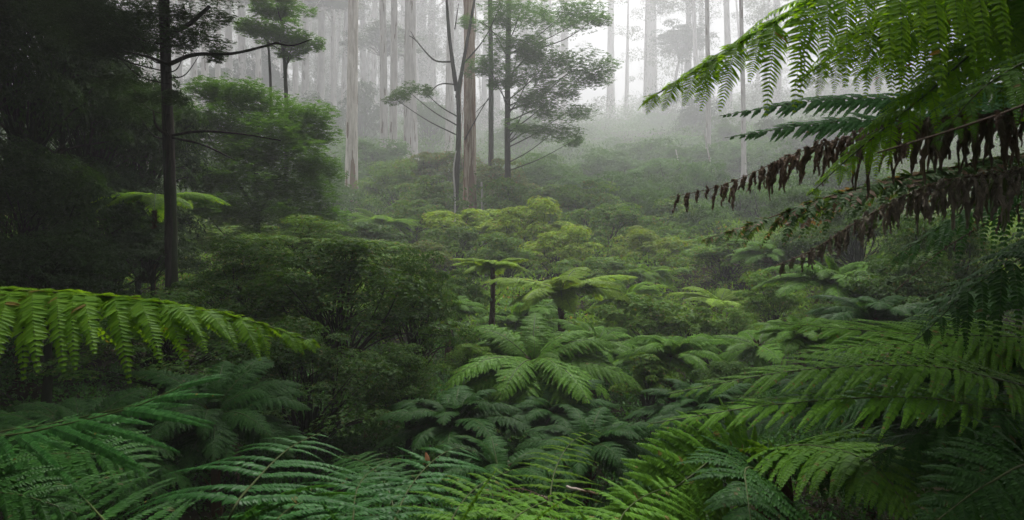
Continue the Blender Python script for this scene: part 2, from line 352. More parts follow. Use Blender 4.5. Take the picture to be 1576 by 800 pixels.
def tree_fern(label, px, py, d, rpx, tint, rings, tr=.10, seed=0, dead=3, fine=False, name='tree_fern', tilt=.16, group=FG, th=None):
    """rings: list of (kind, how many, size factor); crown centre at the pixel, rpx = crown radius in pixels"""
    g = np.random.default_rng(seed + 50)
    c = at(px, py, d); d = dm(d); tr = tr * d / 17 if d < 17 else tr; gz = float(ground_z(c[0], c[1])) - .1
    h = max(.4, c[2] - gz) if th is None else th
    t = thing(name, label, 'tree fern', (c[0], c[1], c[2] - h), group)
    link('trunk', fern_trunk(h, tr * .62, seed), t, (0, 0, h))
    Lf = rpx / F_PX * d / .82; tj = g.normal(0, .10, 2) if rpx != 134 else (0, 0)
    for kind, n, f in rings:
        a0 = g.uniform(0, 6.28)
        for k in range(n):
            az = a0 + 6.283 * k / n + g.normal(0, .16)
            o = link('frond', canon_get(kind, int(g.integers(0, 3)), tint, fine), t, (0, 0, h), (Matrix.Rotation(tilt + tj[0], 3, 'X') @ Matrix.Rotation(tj[1], 3, 'Y') @ Euler((g.normal(0, .12), g.normal(0, .11), az)).to_matrix()).to_euler(), Lf * f * g.uniform(.8, 1.12))
    for k in range(dead):
        o = link('dead_frond', dead_skirt(), t, (0, 0, h - .05), (0, g.uniform(-.1, .35), g.uniform(0, 6.28)), Lf * g.uniform(.5, .8))
        o['label'] = 'brown dead frond hanging against the trunk'
    return t
FULL = [('arch', 6, .8), ('out', 11, 1.0), ('low', 12, 1.05), ('up', 2, .5)]
FLAT = [('flat', 9, 1.0), ('out', 4, .85), ('low', 3, .9)]
VASE = [('up', 5, 1.0), ('arch', 8, 1.05), ('out', 8, 1.0), ('low', 4, .9)]
tree_fern('broad green tree fern with a full round drooping crown, at the gully centre', 820, 558, 16, 134, 'fern_mid', [('arch', 3, .4), ('out', 9, .9), ('low', 21, 1.0)], .13, 1, 6, True, tilt=.27)
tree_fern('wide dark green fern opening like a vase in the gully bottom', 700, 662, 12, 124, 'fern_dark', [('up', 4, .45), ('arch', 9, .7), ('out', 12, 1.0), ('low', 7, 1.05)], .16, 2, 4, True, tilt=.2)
tree_fern('tall yellow-green tree fern with a flat crown on a thick dark trunk', 864, 448, 25, 95, 'fern_light', [('flat', 12, 1.0), ('low', 6, .9), ('out', 3, .6)], .13, 3, 1, tilt=.04)
tree_fern('slim pale tree fern with a small flat crown on a thin straight trunk', 758, 413, 27, 56, 'fern_light', FLAT, .10, 4, 0, tilt=.02)
tree_fern('small star-shaped fern in the shade below the brown withered fronds', 1168, 532, 20, 72, 'fern_mid', [('flat', 10, 1.0), ('low', 6, .9)], .12, 5, 2)
tree_fern('dense green tree fern on the bank behind the withered grey frond', 1285, 440, 24, 92, 'fern_mid', FULL, .15, 6, 3)
tree_fern('tree fern with long fronds sweeping over a small round-leaved bush', 1035, 550, 18, 82, 'fern_mid', FULL, .14, 7, 4)
tree_fern('yellowish fern with one upright young frond on the shaded bank', 1108, 466, 30, 62, 'fern_light', FLAT, .12, 8, 2)
tree_fern('vivid green tree fern at the foot of the tallest pale gum', 588, 345, 48, 60, 'fern_bright', FLAT, .16, 9, 3)
tree_fern('bright fern half hidden behind the dark tree trunk', 238, 305, 23, 84, 'fern_bright', [('flat', 3, .8), ('low', 10, 1.0)], .08, 10, 0)
tree_fern('mid green tree fern behind the tall flat-crowned yellow-green one', 965, 462, 34, 62, 'fern_bright', FULL, .14, 11, 3)
tree_fern('shaded tree fern behind the thin straight fern trunk', 800, 500, 30, 80, 'fern_mid', FULL, .14, 12, 4)
tree_fern('layered fern just behind the broad drooping one at the gully centre', 915, 535, 21, 78, 'fern_mid', FULL, .14, 13, 3)
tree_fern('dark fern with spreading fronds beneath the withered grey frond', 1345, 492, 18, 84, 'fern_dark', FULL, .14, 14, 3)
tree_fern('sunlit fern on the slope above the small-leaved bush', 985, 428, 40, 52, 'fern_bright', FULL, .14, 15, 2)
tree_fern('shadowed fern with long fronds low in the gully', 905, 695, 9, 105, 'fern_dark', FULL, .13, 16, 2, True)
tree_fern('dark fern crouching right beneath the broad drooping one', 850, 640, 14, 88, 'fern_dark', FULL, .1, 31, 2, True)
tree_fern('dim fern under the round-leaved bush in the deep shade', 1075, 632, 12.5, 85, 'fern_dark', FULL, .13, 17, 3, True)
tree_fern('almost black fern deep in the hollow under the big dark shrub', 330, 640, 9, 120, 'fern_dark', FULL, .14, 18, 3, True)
tree_fern('small fern beside brown dead fronds on the far bank', 1180, 392, 36, 50, 'fern_mid', FULL, .13, 19, 5)
tree_fern('fern with narrow fronds at the edge of the sloping clearing', 1030, 388, 46, 42, 'fern_mid', FULL, .13, 20, 2)
tree_fern('fern in front of the dense tree fern on the shaded bank', 1235, 520, 16, 70, 'fern_mid', FULL, .13, 21, 2)
tree_fern('low fern tucked under the pale bushes of the clearing', 690, 480, 24, 58, 'fern_mid', FULL, .12, 22, 2)
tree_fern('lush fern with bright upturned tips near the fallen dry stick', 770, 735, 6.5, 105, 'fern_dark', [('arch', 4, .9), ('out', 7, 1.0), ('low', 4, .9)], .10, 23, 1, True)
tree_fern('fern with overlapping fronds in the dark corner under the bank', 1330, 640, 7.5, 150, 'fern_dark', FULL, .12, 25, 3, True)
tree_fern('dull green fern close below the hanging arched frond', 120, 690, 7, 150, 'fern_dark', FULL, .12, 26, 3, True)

# ------------------------------------------------------------------ the ferns close to the lens, frond by frond
def close_fern(label, crown, fronds, seed, th=2.2, tr=.11, group='ferns leaning in at the edges'):
    c = at(*crown); gz = float(ground_z(c[0], c[1])) - .1
    t = thing('tree_fern', label, 'tree fern', (c[0], c[1], gz), group)
    link('trunk', fern_trunk(max(.4, c[2] - gz), tr, seed), t, (0, 0, c[2] - gz))
    for k, f in enumerate(fronds):
        f = dict(f); pts = [at(*p) for p in f.pop('pts')]
        pts = np.array([c] + pts) - np.array([c[0], c[1], gz])
        nm = f.pop('name', 'frond'); lb = f.pop('label', None)
        f.setdefault('fine', True); f.setdefault('seed', seed * 31 + k)
        o = link(nm, (dead_frond if f.pop('ribbon', False) else frond)(pts, **f), t)
        if lb: o['label'] = lb
    return t
GR = ('fern_bright', 'rachis'); TP = ('fern_tip', 'rachis'); MI = ('fern_mid', 'rachis'); DK = ('fern_dark', 'rachis'); BL = ('fern_blue', 'rachis')
# hanging at the upper corner
close_fern('tree fern leaning in overhead with bright hanging fronds and brown withered ones', (1900, 40, 2.9), [
    dict(pts=[(1650, -110, 2.6), (1400, -60, 2.35), (1210, 25, 2.2), (1085, 100, 2.15), (990, 157, 2.15)], plen=.36, pairs=40, pls=26, droop=.7, leaf_w=.8, mats=TP, ang=(80, 35), pl=.21, up=(.1, -.45, .9)),
    dict(pts=[(1700, -50, 2.7), (1500, -20, 2.6), (1350, 40, 2.5), (1235, 120, 2.5)], plen=.38, pairs=36, pls=26, droop=.75, leaf_w=.8, mats=TP, ang=(80, 45), pl=.21, up=(.1, -.5, .85)),
    dict(pts=[(1750, 10, 2.6), (1560, 40, 2.5), (1420, 150, 2.4), (1310, 240, 2.4), (1245, 300, 2.4)], plen=.21, pairs=36, pls=20, droop=.5, leaf_w=.8, mats=TP, ang=(72, 40), pl=.21, up=(.1, -.5, .85)),
    dict(pts=[(1700, -120, 2.8), (1560, -60, 2.9), (1430, 20, 2.9), (1330, 110, 2.9)], plen=.42, pairs=30, pls=22, droop=.8, mats=TP, ang=(80, 45), up=(.1, -.4, .9), pl=.18),
    dict(pts=[(1740, -20, 3.0), (1580, 20, 3.1), (1470, 90, 3.1), (1400, 160, 3.1)], plen=.34, pairs=30, pls=20, droop=.7, mats=MI, ang=(80, 45), up=(.1, -.4, .9)),
    dict(pts=[(1760, 60, 2.3), (1640, 70, 2.2), (1520, 130, 2.1), (1440, 220, 2.1)], plen=.28, pairs=30, pls=20, droop=.6, mats=MI, ang=(80, 45), up=(.1, -.4, .9)),
    dict(pts=[(1700, 120, 3.5), (1450, 148, 3.6), (1260, 155, 3.7), (1108, 178, 3.8)], plen=.16, pairs=60, pls=14, droop=.35, leaf_w=1.4, mats=BL, ang=(60, 34), up=(0, -.8, .6), pl=.15, rad=.006),
    dict(pts=[(1700, 150, 3.4), (1450, 182, 3.5), (1280, 188, 3.6), (1115, 212, 3.7)], plen=.16, pairs=60, pls=14, droop=.35, leaf_w=1.4, mats=BL, ang=(60, 34), up=(0, -.8, .6), pl=.15, rad=.006),
    dict(name='dead_frond', label='dark brown dead frond with curled hanging leaflets', pts=[(1700, 170, 3.0), (1480, 178, 2.9), (1270, 220, 2.85), (1120, 282, 2.85), (1030, 304, 2.85)], plen=.24, pairs=150, ribbon=True, wid=.012, rad=.004),
    dict(name='dying_frond', label='frond turning brown along its top edge', pts=[(1720, 205, 3.3), (1500, 250, 3.2), (1300, 295, 3.15), (1170, 340, 3.15), (1080, 370, 3.15)], plen=.22, pairs=36, pls=18, droop=.9, mats=('dying', 'rachis_brown'), ang=(60, 30), messy=.12, leaf_w=1.2, pl=.22, rad=.007),
    dict(name='dead_frond', label='thick withered grey frond with dark curled leaflets', pts=[(1720, 220, 2.7), (1560, 262, 2.55), (1440, 282, 2.5), (1330, 335, 2.5), (1250, 385, 2.5), (1192, 410, 2.5)], plen=.20, pairs=190, ribbon=True, mats=('grey', 'rachis_brown'), wid=.011, rad=.006),
    dict(name='dead_frond', label='reddish brown blurred dead frond crossing close by', pts=[(1700, 100, 1.3), (1580, 160, 1.25), (1450, 205, 1.3), (1350, 235, 1.35)], plen=.08, pairs=36, ribbon=True, wid=.01, rad=.006),
    dict(pts=[(1700, 240, 3.2), (1560, 320, 3.2), (1450, 385, 3.2), (1376, 450, 3.2)], plen=.10, pairs=16, ribbon=True, wid=.008, rad=.005, name='dead_frond', label='thin bare brown frond stalk hanging down'),
    dict(pts=[(1720, 300, 3.6), (1600, 380, 3.6), (1500, 440, 3.6), (1415, 520, 3.6)], plen=.36, pairs=32, pls=16, droop=.8, mats=DK, ang=(78, 45), up=(0, -.4, .9)),
    dict(pts=[(1760, 180, 3.8), (1620, 250, 4.0), (1480, 330, 4.1), (1370, 400, 4.2)], plen=.4, pairs=30, pls=16, droop=.8, mats=DK, ang=(78, 45), up=(0, -.3, .9)),
    dict(pts=[(2100, 20, 3.6), (2300, 100, 4.2), (2450, 260, 4.6)], plen=.4, pairs=28, pls=14, droop=.4, mats=MI),
], 3, tr=.14)
# fans from the side at mid height
close_fern('tree fern spreading long layered green fronds over the dark bank', (1800, 560, 4.2), [
    dict(pts=[(1600, 522, 4.0), (1420, 515, 3.9), (1300, 506, 3.9), (1203, 498, 3.9)], plen=.42, pairs=50, pls=20, droop=.22, mats=MI, pl=.085, ang=(66, 32), up=(0, -.35, 1)),
    dict(pts=[(1620, 545, 4.0), (1450, 532, 3.8), (1330, 532, 3.7), (1222, 545, 3.7)], plen=.34, pairs=50, pls=20, droop=.24, mats=MI, pl=.085, ang=(66, 32), up=(0, -.35, 1)),
    dict(pts=[(1640, 600, 3.6), (1440, 565, 3.3), (1230, 570, 3.2), (1028, 606, 3.2)], plen=.36, pairs=54, pls=22, droop=.22, mats=MI, pl=.085, ang=(62, 30), up=(0, -.4, 1)),
    dict(pts=[(1640, 640, 3.5), (1420, 612, 3.2), (1200, 622, 3.1), (1000, 652, 3.1)], plen=.34, pairs=54, pls=22, droop=.24, mats=MI, pl=.085, ang=(62, 30), up=(0, -.4, 1)),
    dict(pts=[(1650, 640, 4.4), (1500, 590, 4.4), (1350, 600, 4.4), (1230, 650, 4.4)], plen=.42, pairs=42, pls=20, droop=.35, mats=DK, pl=.09, ang=(66, 40), up=(0, -.3, 1)),
    dict(pts=[(1680, 600, 3.9), (1560, 560, 3.9), (1460, 560, 3.9), (1360, 580, 3.9)], plen=.42, pairs=42, pls=20, droop=.35, mats=DK, pl=.09, ang=(66, 40), up=(0, -.3, 1)),
    dict(pts=[(1690, 500, 4.4), (1600, 450, 4.6), (1500, 450, 4.7), (1390, 500, 4.8)], plen=.42, pairs=42, pls=14, droop=.4, mats=DK, ang=(66, 40), up=(0, -.3, 1)),
    dict(pts=[(1680, 660, 3.4), (1560, 640, 3.2), (1440, 660, 3.1), (1330, 710, 3.1)], plen=.36, pairs=42, pls=16, droop=.5, mats=DK, ang=(66, 40), up=(0, -.3, 1)),
    dict(pts=[(2050, 500, 4.6), (2250, 520, 5.2), (2400, 640, 5.6)], plen=.4, pairs=28, pls=12, droop=.4, mats=MI),
], 4, tr=.13)
# bottom corner
close_fern('fern with a short brown furry trunk and ribbed fronds in the bottom corner', (1190, 735, 4.0), [
    dict(pts=[(1130, 690, 3.8), (1060, 735, 3.5), (985, 792, 3.3), (930, 850, 3.2)], plen=.34, pairs=34, pls=18, droop=.2, mats=MI, ang=(82, 55), up=(.3, -.8, .5)),
    dict(pts=[(1200, 690, 3.8), (1280, 690, 3.4), (1350, 720, 3.1), (1400, 790, 2.9)], plen=.36, pairs=34, pls=18, droop=.35, mats=MI, ang=(80, 50), up=(0, -.6, .8)),
    dict(pts=[(1240, 700, 3.9), (1340, 690, 3.7), (1430, 700, 3.6), (1488, 730, 3.6)], plen=.30, pairs=34, pls=18, droop=.4, mats=DK, ang=(80, 50), up=(0, -.5, .8)),
    dict(pts=[(1150, 720, 3.5), (1150, 760, 3.1), (1160, 830, 2.8)], plen=.34, pairs=28, pls=16, droop=.3, mats=DK, ang=(80, 50), up=(0, -.7, .7)),
    dict(pts=[(1180, 700, 4.3), (1170, 690, 4.6), (1150, 700, 5.1)], plen=.3, pairs=28, pls=14, droop=.4, mats=DK, ang=(80, 50)),
], 5, tr=.085)
close_fern('almost black fern frond clump low at the shaded rim', (1650, 840, 3.0), [
    dict(pts=[(1600, 720, 2.9), (1520, 745, 2.7), (1430, 810, 2.6)], plen=.30, pairs=32, pls=16, droop=.3, mats=DK, ang=(80, 50), up=(0, -.6, .8)),
    dict(pts=[(1640, 700, 3.2), (1560, 690, 3.3), (1470, 720, 3.4)], plen=.30, pairs=32, pls=16, droop=.4, mats=DK, ang=(80, 50), up=(0, -.5, .8)),
    dict(pts=[(1760, 780, 2.8), (1820, 800, 2.6), (1880, 880, 2.5)], plen=.30, pairs=28, pls=14, droop=.4, mats=DK, ang=(80, 50)),
], 6, tr=.08)
# the long arched frond
close_fern('tree fern reaching in with one long arched frond of hanging pointed leaflets', (-420, 560, 2.3), [
    dict(pts=[(-220, 455, 2.15), (0, 446, 2.05), (210, 462, 2.0), (370, 490, 2.0), (486, 527, 2.0)], plen=.27, pairs=40, pls=22, droop=.78, shape=[0, 0, .4, .8, 1, 1, .84, .56, .34, .2, .08], mats=('fern_arch', 'rachis'), ang=(82, 38), pl=.22, up=(0, -.12, 1), rad=.006),
    dict(pts=[(-600, 420, 2.6), (-800, 430, 3.0), (-950, 560, 3.2)], plen=.3, pairs=28, pls=14, droop=.5, mats=MI),
    dict(pts=[(-520, 480, 1.7), (-640, 560, 1.2), (-700, 800, .8)], plen=.3, pairs=28, pls=14, droop=.5, mats=MI),
], 7)
close_fern('low fern with cool green comb-like leaflets fanned towards the dark hollow', (-160, 790, 2.7), [
    dict(pts=[(-60, 690, 2.6), (60, 662, 2.5), (200, 628, 2.5), (290, 590, 2.55), (325, 576, 2.6)], plen=.52, pairs=12, pls=34, droop=.10, mats=BL, ang=(42, 20), up=(-.1, -.75, .65), pl=.045, rad=.006, start=.3, sweep=.05, messy=.05, sides=(1,)),
    dict(pts=[(-40, 680, 2.65), (80, 652, 2.58), (210, 622, 2.56), (292, 588, 2.58), (330, 577, 2.6)], plen=.40, pairs=14, pls=30, droop=.06, mats=BL, ang=(36, 14), up=(-.1, -.6, .85), pl=.05, rad=.005, sides=(1,), start=.45, sweep=.05, messy=.07),
    dict(pts=[(-60, 720, 2.8), (60, 700, 2.8), (160, 700, 2.8), (230, 720, 2.8)], plen=.32, pairs=24, pls=18, droop=.3, mats=DK, ang=(75, 40), up=(0, -.5, .85), pl=.10, rad=.006),
    dict(pts=[(-100, 760, 2.3), (20, 760, 2.2), (120, 790, 2.2)], plen=.3, pairs=24, pls=18, droop=.3, mats=DK, ang=(75, 40), up=(0, -.5, .85), pl=.10, rad=.006),
    dict(pts=[(-260, 700, 2.9), (-360, 700, 3.0), (-460, 780, 3.1)], plen=.3, pairs=24, pls=14, droop=.3, mats=DK),
], 8, tr=.07)
close_fern('fern with an upright frond of long parallel comb-toothed leaflets', (330, 900, 2.5), [
    dict(pts=[(352, 800, 1.9), (395, 738, 2.15), (445, 690, 2.5), (492, 666, 2.85)], plen=.38, pairs=20, pls=34, droop=.34, mats=BL, ang=(84, 66), up=(.1, -.45, .9), pl=.062, rad=.006, sweep=-.05, messy=.05, start=.02),
    dict(pts=[(230, 880, 2.0), (160, 800, 2.2), (110, 752, 2.5), (60, 740, 2.8)], plen=0.32, pairs=24, pls=24, droop=.30, mats=DK, ang=(84, 58), up=(.05, -.45, .9), pl=0.075, rad=.006),
    dict(pts=[(400, 880, 1.8), (420, 810, 2.1), (460, 775, 2.4), (520, 765, 2.7)], plen=0.32, pairs=24, pls=24, droop=.30, mats=BL, ang=(84, 58), up=(.05, -.45, .9), pl=0.075, rad=.006),
], 9, tr=.06)
close_fern('fern with matted fronds that carry the curled orange leaf', (640, 930, 3.2), [
    dict(pts=[(600, 860, 2.3), (620, 770, 2.7), (660, 715, 3.1), (700, 690, 3.5), (732, 696, 3.7)], plen=0.36, pairs=24, pls=24, droop=.30, mats=BL, ang=(84, 58), up=(.05, -.45, .9), pl=0.075, rad=.006),
    dict(pts=[(560, 860, 2.0), (545, 780, 2.3), (560, 735, 2.7), (600, 705, 3.2)], plen=0.34, pairs=24, pls=24, droop=.30, mats=BL, ang=(84, 58), up=(.05, -.45, .9), pl=0.075, rad=.006),
    dict(pts=[(680, 860, 2.2), (700, 790, 2.5), (740, 745, 2.9), (790, 722, 3.3)], plen=0.36, pairs=24, pls=24, droop=.30, mats=MI, ang=(84, 58), up=(.05, -.45, .9), pl=0.075, rad=.006),
    dict(pts=[(760, 860, 2.0), (790, 800, 2.3), (840, 772, 2.7), (890, 764, 3.0)], plen=0.34, pairs=24, pls=24, droop=.30, mats=MI, ang=(84, 58), up=(.05, -.45, .9), pl=0.075, rad=.006),
    dict(pts=[(620, 900, 3.3), (600, 760, 3.7), (560, 712, 4.2), (520, 702, 4.6)], plen=0.34, pairs=24, pls=24, droop=.30, mats=DK, ang=(84, 58), up=(.05, -.45, .9), pl=0.075, rad=.006),
], 10, tr=.07)
close_fern('fern with fronds leaning over the pale dry stick', (860, 920, 3.4), [
    dict(pts=[(850, 860, 2.6), (850, 740, 3.2), (880, 680, 3.9), (922, 662, 4.3)], plen=0.26, pairs=24, pls=24, droop=.30, mats=GR, ang=(84, 58), up=(.05, -.45, .9), pl=0.075, rad=.006),
    dict(pts=[(930, 870, 2.3), (960, 790, 2.7), (1010, 755, 3.1), (1070, 742, 3.4)], plen=0.36, pairs=24, pls=24, droop=.30, mats=MI, ang=(84, 58), up=(.05, -.45, .9), pl=0.075, rad=.006),
    dict(pts=[(820, 880, 2.4), (800, 800, 2.7), (770, 765, 3.0), (720, 760, 3.3)], plen=0.34, pairs=24, pls=24, droop=.30, mats=MI, ang=(84, 58), up=(.05, -.45, .9), pl=0.075, rad=.006),
    dict(name='dead_frond', label='pale withered frond lying over the green ones', pts=[(850, 790, 2.9), (830, 762, 2.95), (790, 752, 3.0), (740, 765, 3.0)], plen=.10, pairs=34, ribbon=True, mats=('grey', 'rachis_brown'), wid=.006, rad=.004),
], 11, tr=.07)

# a curled dead leaf and a stick
mb = MB(); a = np.linspace(0, 1, 9)
ax = np.stack([.018 * np.sin(a * 2.6), -.01 * np.sin(a * 3), .055 * (.5 - a)], 1)
wd = .012 * np.sin(np.pi * (a * .92 + .04)) ** .7
V = np.stack([ax + np.stack([-wd, wd * .5, wd * 0], 1), ax + np.stack([wd * 0, -wd * .6, wd * 0], 1), ax + np.stack([wd, wd * .6, wd * 0], 1)], 1).reshape(-1, 3)
o = np.arange(8)[:, None] * 3
mb.add(V, np.concatenate([o + np.array([0, 1, 4, 3]), o + np.array([1, 2, 5, 4])]), 0, True)
tag(link('fallen_leaf', mb.mesh('fallen_leaf', [M['old_leaf']]), None, at(652, 705, 3.15), (.2, .35, .3)), 'small curled orange-brown dead leaf caught on fern fronds', 'leaf')
mb = MB(); P0, P1 = at(872, 750, 3.0), at(922, 760, 2.95)
tube(mb, np.linspace(P0, P1, 8) + rng.normal(0, .002, (8, 3)) - (P0 + P1) / 2, np.linspace(.007, .004, 8), 6)
tag(link('dry_stick', mb.mesh('dry_stick', [M['twig']]), None, (P0 + P1) / 2), 'short pale dry stick lying on the green fronds', 'stick')

# ------------------------------------------------------------------ shrubs
def shrub_parts(seed, leaf=.055, n=2600, blobs=34, flat=1.0, per=6, lw=.42, top=.15):
    """unit shrub (radius about 1): returns stem mesh builder, foliage mesh builder"""
    g = np.random.default_rng(seed); st = MB(); fo = MB()
    c = nrm(g.normal(size=(blobs, 3))); c[:, 2] = np.abs(c[:, 2]) * 1.45 - .72
    c *= g.uniform(.35, 1.12, (blobs, 1)); c[:, 2] *= flat
    r = g.uniform(.10, .36, blobs)
    for k in range(blobs):
        if k >= 70: continue
        b = np.array([g.uniform(-.12, .12), g.uniform(-.12, .12), -1.0 * flat])
        mid = (b + c[k]) * .5 + g.normal(0, .08, 3) + np.array([0, 0, .15])
        P, T, Ln = curve([b, mid, c[k]], 9); tube(st, P, np.linspace(.014, .004, 9), 5)
    k = g.integers(0, blobs, n)
    o = nrm(g.normal(size=(n, 3)) + np.array([[0, 0, top * 2]]))
    o[:, 2] = np.where(o[:, 2] < -.3, -o[:, 2], o[:, 2])
    p = c[k] + o * (r[k] * g.uniform(.35, 1, n) ** .45)[:, None] * np.array([[1.15, 1.15, .78 * flat]])
    d = np.repeat(nrm(o + np.array([[0, 0, .35]])), per, 0); b = np.repeat(p, per, 0)
    ref = nrm(np.cross(d, g.normal(size=d.shape)))
    ld = nrm(d * .45 + ref * .95); ld[:, 2] -= .22
    nn = d + g.normal(size=d.shape) * .25
    leaves(fo, b, ld, nn, leaf * g.uniform(.6, 1.25, len(b)), leaf * lw * g.uniform(.75, 1.2, len(b)), 0)
    return st, fo
_sh = {}
SH = {'dense': dict(leaf=.05, n=10000, blobs=140, per=6, lw=.34, flat=.85, top=.4), 'fine': dict(leaf=.044, n=6500, blobs=70, per=5, lw=.5), 'broad': dict(leaf=.075, n=3000, blobs=46, per=6, lw=.42), 'coarse': dict(leaf=.10, n=1500, blobs=36, per=6, lw=.5),
      'layer': dict(leaf=.055, n=5200, blobs=90, per=6, lw=.3, flat=.75, top=.5)}
def shrub_mesh(kind, v, tint):
    k = (kind, v, tint)
    if k not in _sh:
        st, fo = shrub_parts(v * 13 + len(kind), **SH[kind])
        _sh[k] = (st.mesh('stems', [M['bark_dark']]), fo.mesh('foliage', [M[tint]]))
    return _sh[k]
SG = 'shrubs on the gully slopes'
_sn = [0]
def shrub(label, px, py, d, wpx, hpx, kind='broad', tint='shrub_mid', name='shrub', group=SG, cat='shrub', depth=1.0):
    _sn[0] += 1; g = np.random.default_rng(_sn[0] + 900)
    c = at(px, py, d); d = dm(d); wpx, hpx = (wpx * 1.18, hpx * 1.22) if kind in ('broad', 'layer') and name == 'shrub' else (wpx, hpx); w = wpx / F_PX * d / 1.05; h = hpx / F_PX * d / 1.0
    t = thing(name, label, cat, (c[0], c[1], c[2] - h), group, g.uniform(0, 6.28))
    st, fo = shrub_mesh(kind, int(g.integers(0, 3)), tint)
    fl = SH[kind].get('flat', 1.0); wob = g.uniform(.82, 1.18, 3)
    for nm, me in (('stem', st), ('foliage', fo)): link(nm, me, t, (0, 0, h), (0, 0, 0), (w * wob[0], w * depth * wob[1], h / fl * wob[2]))
    # main stem down to the soil
    gz = float(ground_z(c[0], c[1])); 
    if c[2] - h - gz > .25:
        mb = MB(); k = 8; hh = c[2] - gz - h * .4
        pts = np.stack([.12 * np.sin(np.linspace(0, 3, k)), .1 * np.cos(np.linspace(0, 2, k)) - .1, np.linspace(-hh + h * .6, h * .6, k)], 1)
        tube(mb, pts, np.linspace(.05, .02, k) * (1 + w * .6), 7, 0, .1, _sn[0]); link('trunk', mb.mesh('trunk', [M['bark_dark']]), t)
    return t
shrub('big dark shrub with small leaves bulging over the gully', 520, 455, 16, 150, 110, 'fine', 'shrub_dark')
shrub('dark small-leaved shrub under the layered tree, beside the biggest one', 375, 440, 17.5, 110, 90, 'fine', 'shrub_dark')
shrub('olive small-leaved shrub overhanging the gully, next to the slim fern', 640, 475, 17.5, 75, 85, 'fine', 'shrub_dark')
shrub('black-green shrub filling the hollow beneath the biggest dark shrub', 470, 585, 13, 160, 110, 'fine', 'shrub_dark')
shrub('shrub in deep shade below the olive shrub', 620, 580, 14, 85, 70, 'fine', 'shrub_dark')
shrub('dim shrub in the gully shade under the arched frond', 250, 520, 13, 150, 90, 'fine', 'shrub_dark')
shrub('leafy yellow-green bush at the middle of the clearing', 805, 355, 45, 62, 46, 'broad', 'shrub_light')
shrub('yellow-green bush with pointed leaves below the peeling gum', 728, 345, 46, 58, 40, 'broad', 'shrub_light')
shrub('bright bush with reddish twigs in front of the yellow-green bushes', 858, 384, 42, 52, 42, 'broad', 'shrub_light')
shrub('fresh green bush below the leafy yellow-green one', 780, 392, 40, 50, 34, 'broad', 'shrub_mid')
shrub('rounded dark green bush beside the yellow-green bushes', 935, 352, 48, 62, 52, 'broad', 'shrub_mid')
shrub('bush with reddish new leaves at the front of the clearing', 660, 395, 38, 55, 30, 'broad', 'shrub_olive')
shrub('small-leaved round bush beside the flat-crowned tree fern', 1005, 492, 25, 62, 42, 'broad', 'shrub_mid')
shrub('round-leaved low bush between the gully ferns', 1000, 582, 17, 56, 40, 'coarse', 'shrub_mid')
shrub('light green bush among ferns on the shaded bank', 1190, 458, 28, 50, 36, 'broad', 'shrub_mid')
shrub('low grey-green bush at the edge of the broad drooping fern', 722, 552, 16, 42, 26, 'fine', 'shrub_mid')
shrub('soft feathery bush on the misty slope', 965, 300, 62, 66, 40, 'layer', 'pad_cool')
shrub('pale feathery bush furthest up the misty slope', 940, 262, 85, 70, 34, 'layer', 'pad_cool')
shrub('wide feathery bush near the head of the misty valley', 1020, 278, 76, 66, 36, 'layer', 'pad_cool')
shrub('cool green bush in front of the soft feathery bush', 1005, 335, 54, 62, 42, 'layer', 'pad')
shrub('feathery bush behind the dark brown dead frond tip', 1085, 300, 68, 66, 42, 'layer', 'pad_cool')
shrub('misty bush under the slender leaning trunks', 1055, 255, 92, 62, 34, 'layer', 'pad_cool')
shrub('misty bush at the base of the thin pale trunk', 1110, 258, 95, 60, 36, 'layer', 'pad_cool')
shrub('bush on the slope behind the frond that is turning brown', 1090, 350, 50, 58, 40, 'layer', 'pad')
shrub('bush seen between the two withered fronds', 1165, 325, 56, 64, 42, 'layer', 'pad')
shrub('bush behind the bright hanging frond tip', 1235, 320, 46, 66, 48, 'layer', 'pad')
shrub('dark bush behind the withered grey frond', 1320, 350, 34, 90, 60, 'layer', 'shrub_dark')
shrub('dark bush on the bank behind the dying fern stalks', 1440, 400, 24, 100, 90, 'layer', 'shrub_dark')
shrub('round dark bush between the two gum groups', 615, 292, 66, 68, 40, 'layer', 'shrub_mid')
shrub('dense bush at the base of the three pale gums', 585, 255, 85, 72, 36, 'layer', 'pad')
shrub('bush beside the foot of the tallest pale gum', 500, 300, 66, 60, 46, 'layer', 'pad')
shrub('olive bush leaning against the peeling gum', 672, 262, 68, 56, 40, 'broad', 'shrub_olive')
shrub('cool green bush under the peeling gum', 668, 315, 58, 60, 40, 'broad', 'shrub_mid')
shrub('bush with brown twigs between the peeling gum and the dark trunks', 760, 285, 64, 50, 42, 'broad', 'shrub_olive')
shrub('green bush behind the pair of dark trunks', 838, 272, 72, 60, 40, 'layer', 'pad')
shrub('bush at the foot of the darkest straight trunk', 838, 310, 60, 56, 36, 'broad', 'shrub_mid')
shrub('bush on the slope under the wattle branches', 890, 295, 68, 52, 34, 'layer', 'pad_cool')
shrub('dark green bush behind the vivid tree fern', 560, 365, 42, 62, 40, 'broad', 'shrub_dark')
shrub('yellowish bush in front of the vivid tree fern', 585, 402, 30, 70, 34, 'broad', 'shrub_mid')
shrub('shrub with pale leaf tips under the layered tree', 470, 372, 25, 90, 46, 'fine', 'shrub_mid')
shrub('bush in front of the sunlit slope fern', 915, 415, 38, 50, 32, 'broad', 'shrub_mid')
shrub('small umbrella-leaved bush on the open slope', 1020, 368, 48, 36, 24, 'coarse', 'shrub_mid')
shrub('low bush under the yellowish fern', 1060, 500, 24, 52, 32, 'coarse', 'shrub_mid')
shrub('shadowed bush between the star-shaped fern and the bank', 1120, 590, 16, 60, 40, 'fine', 'shrub_dark')
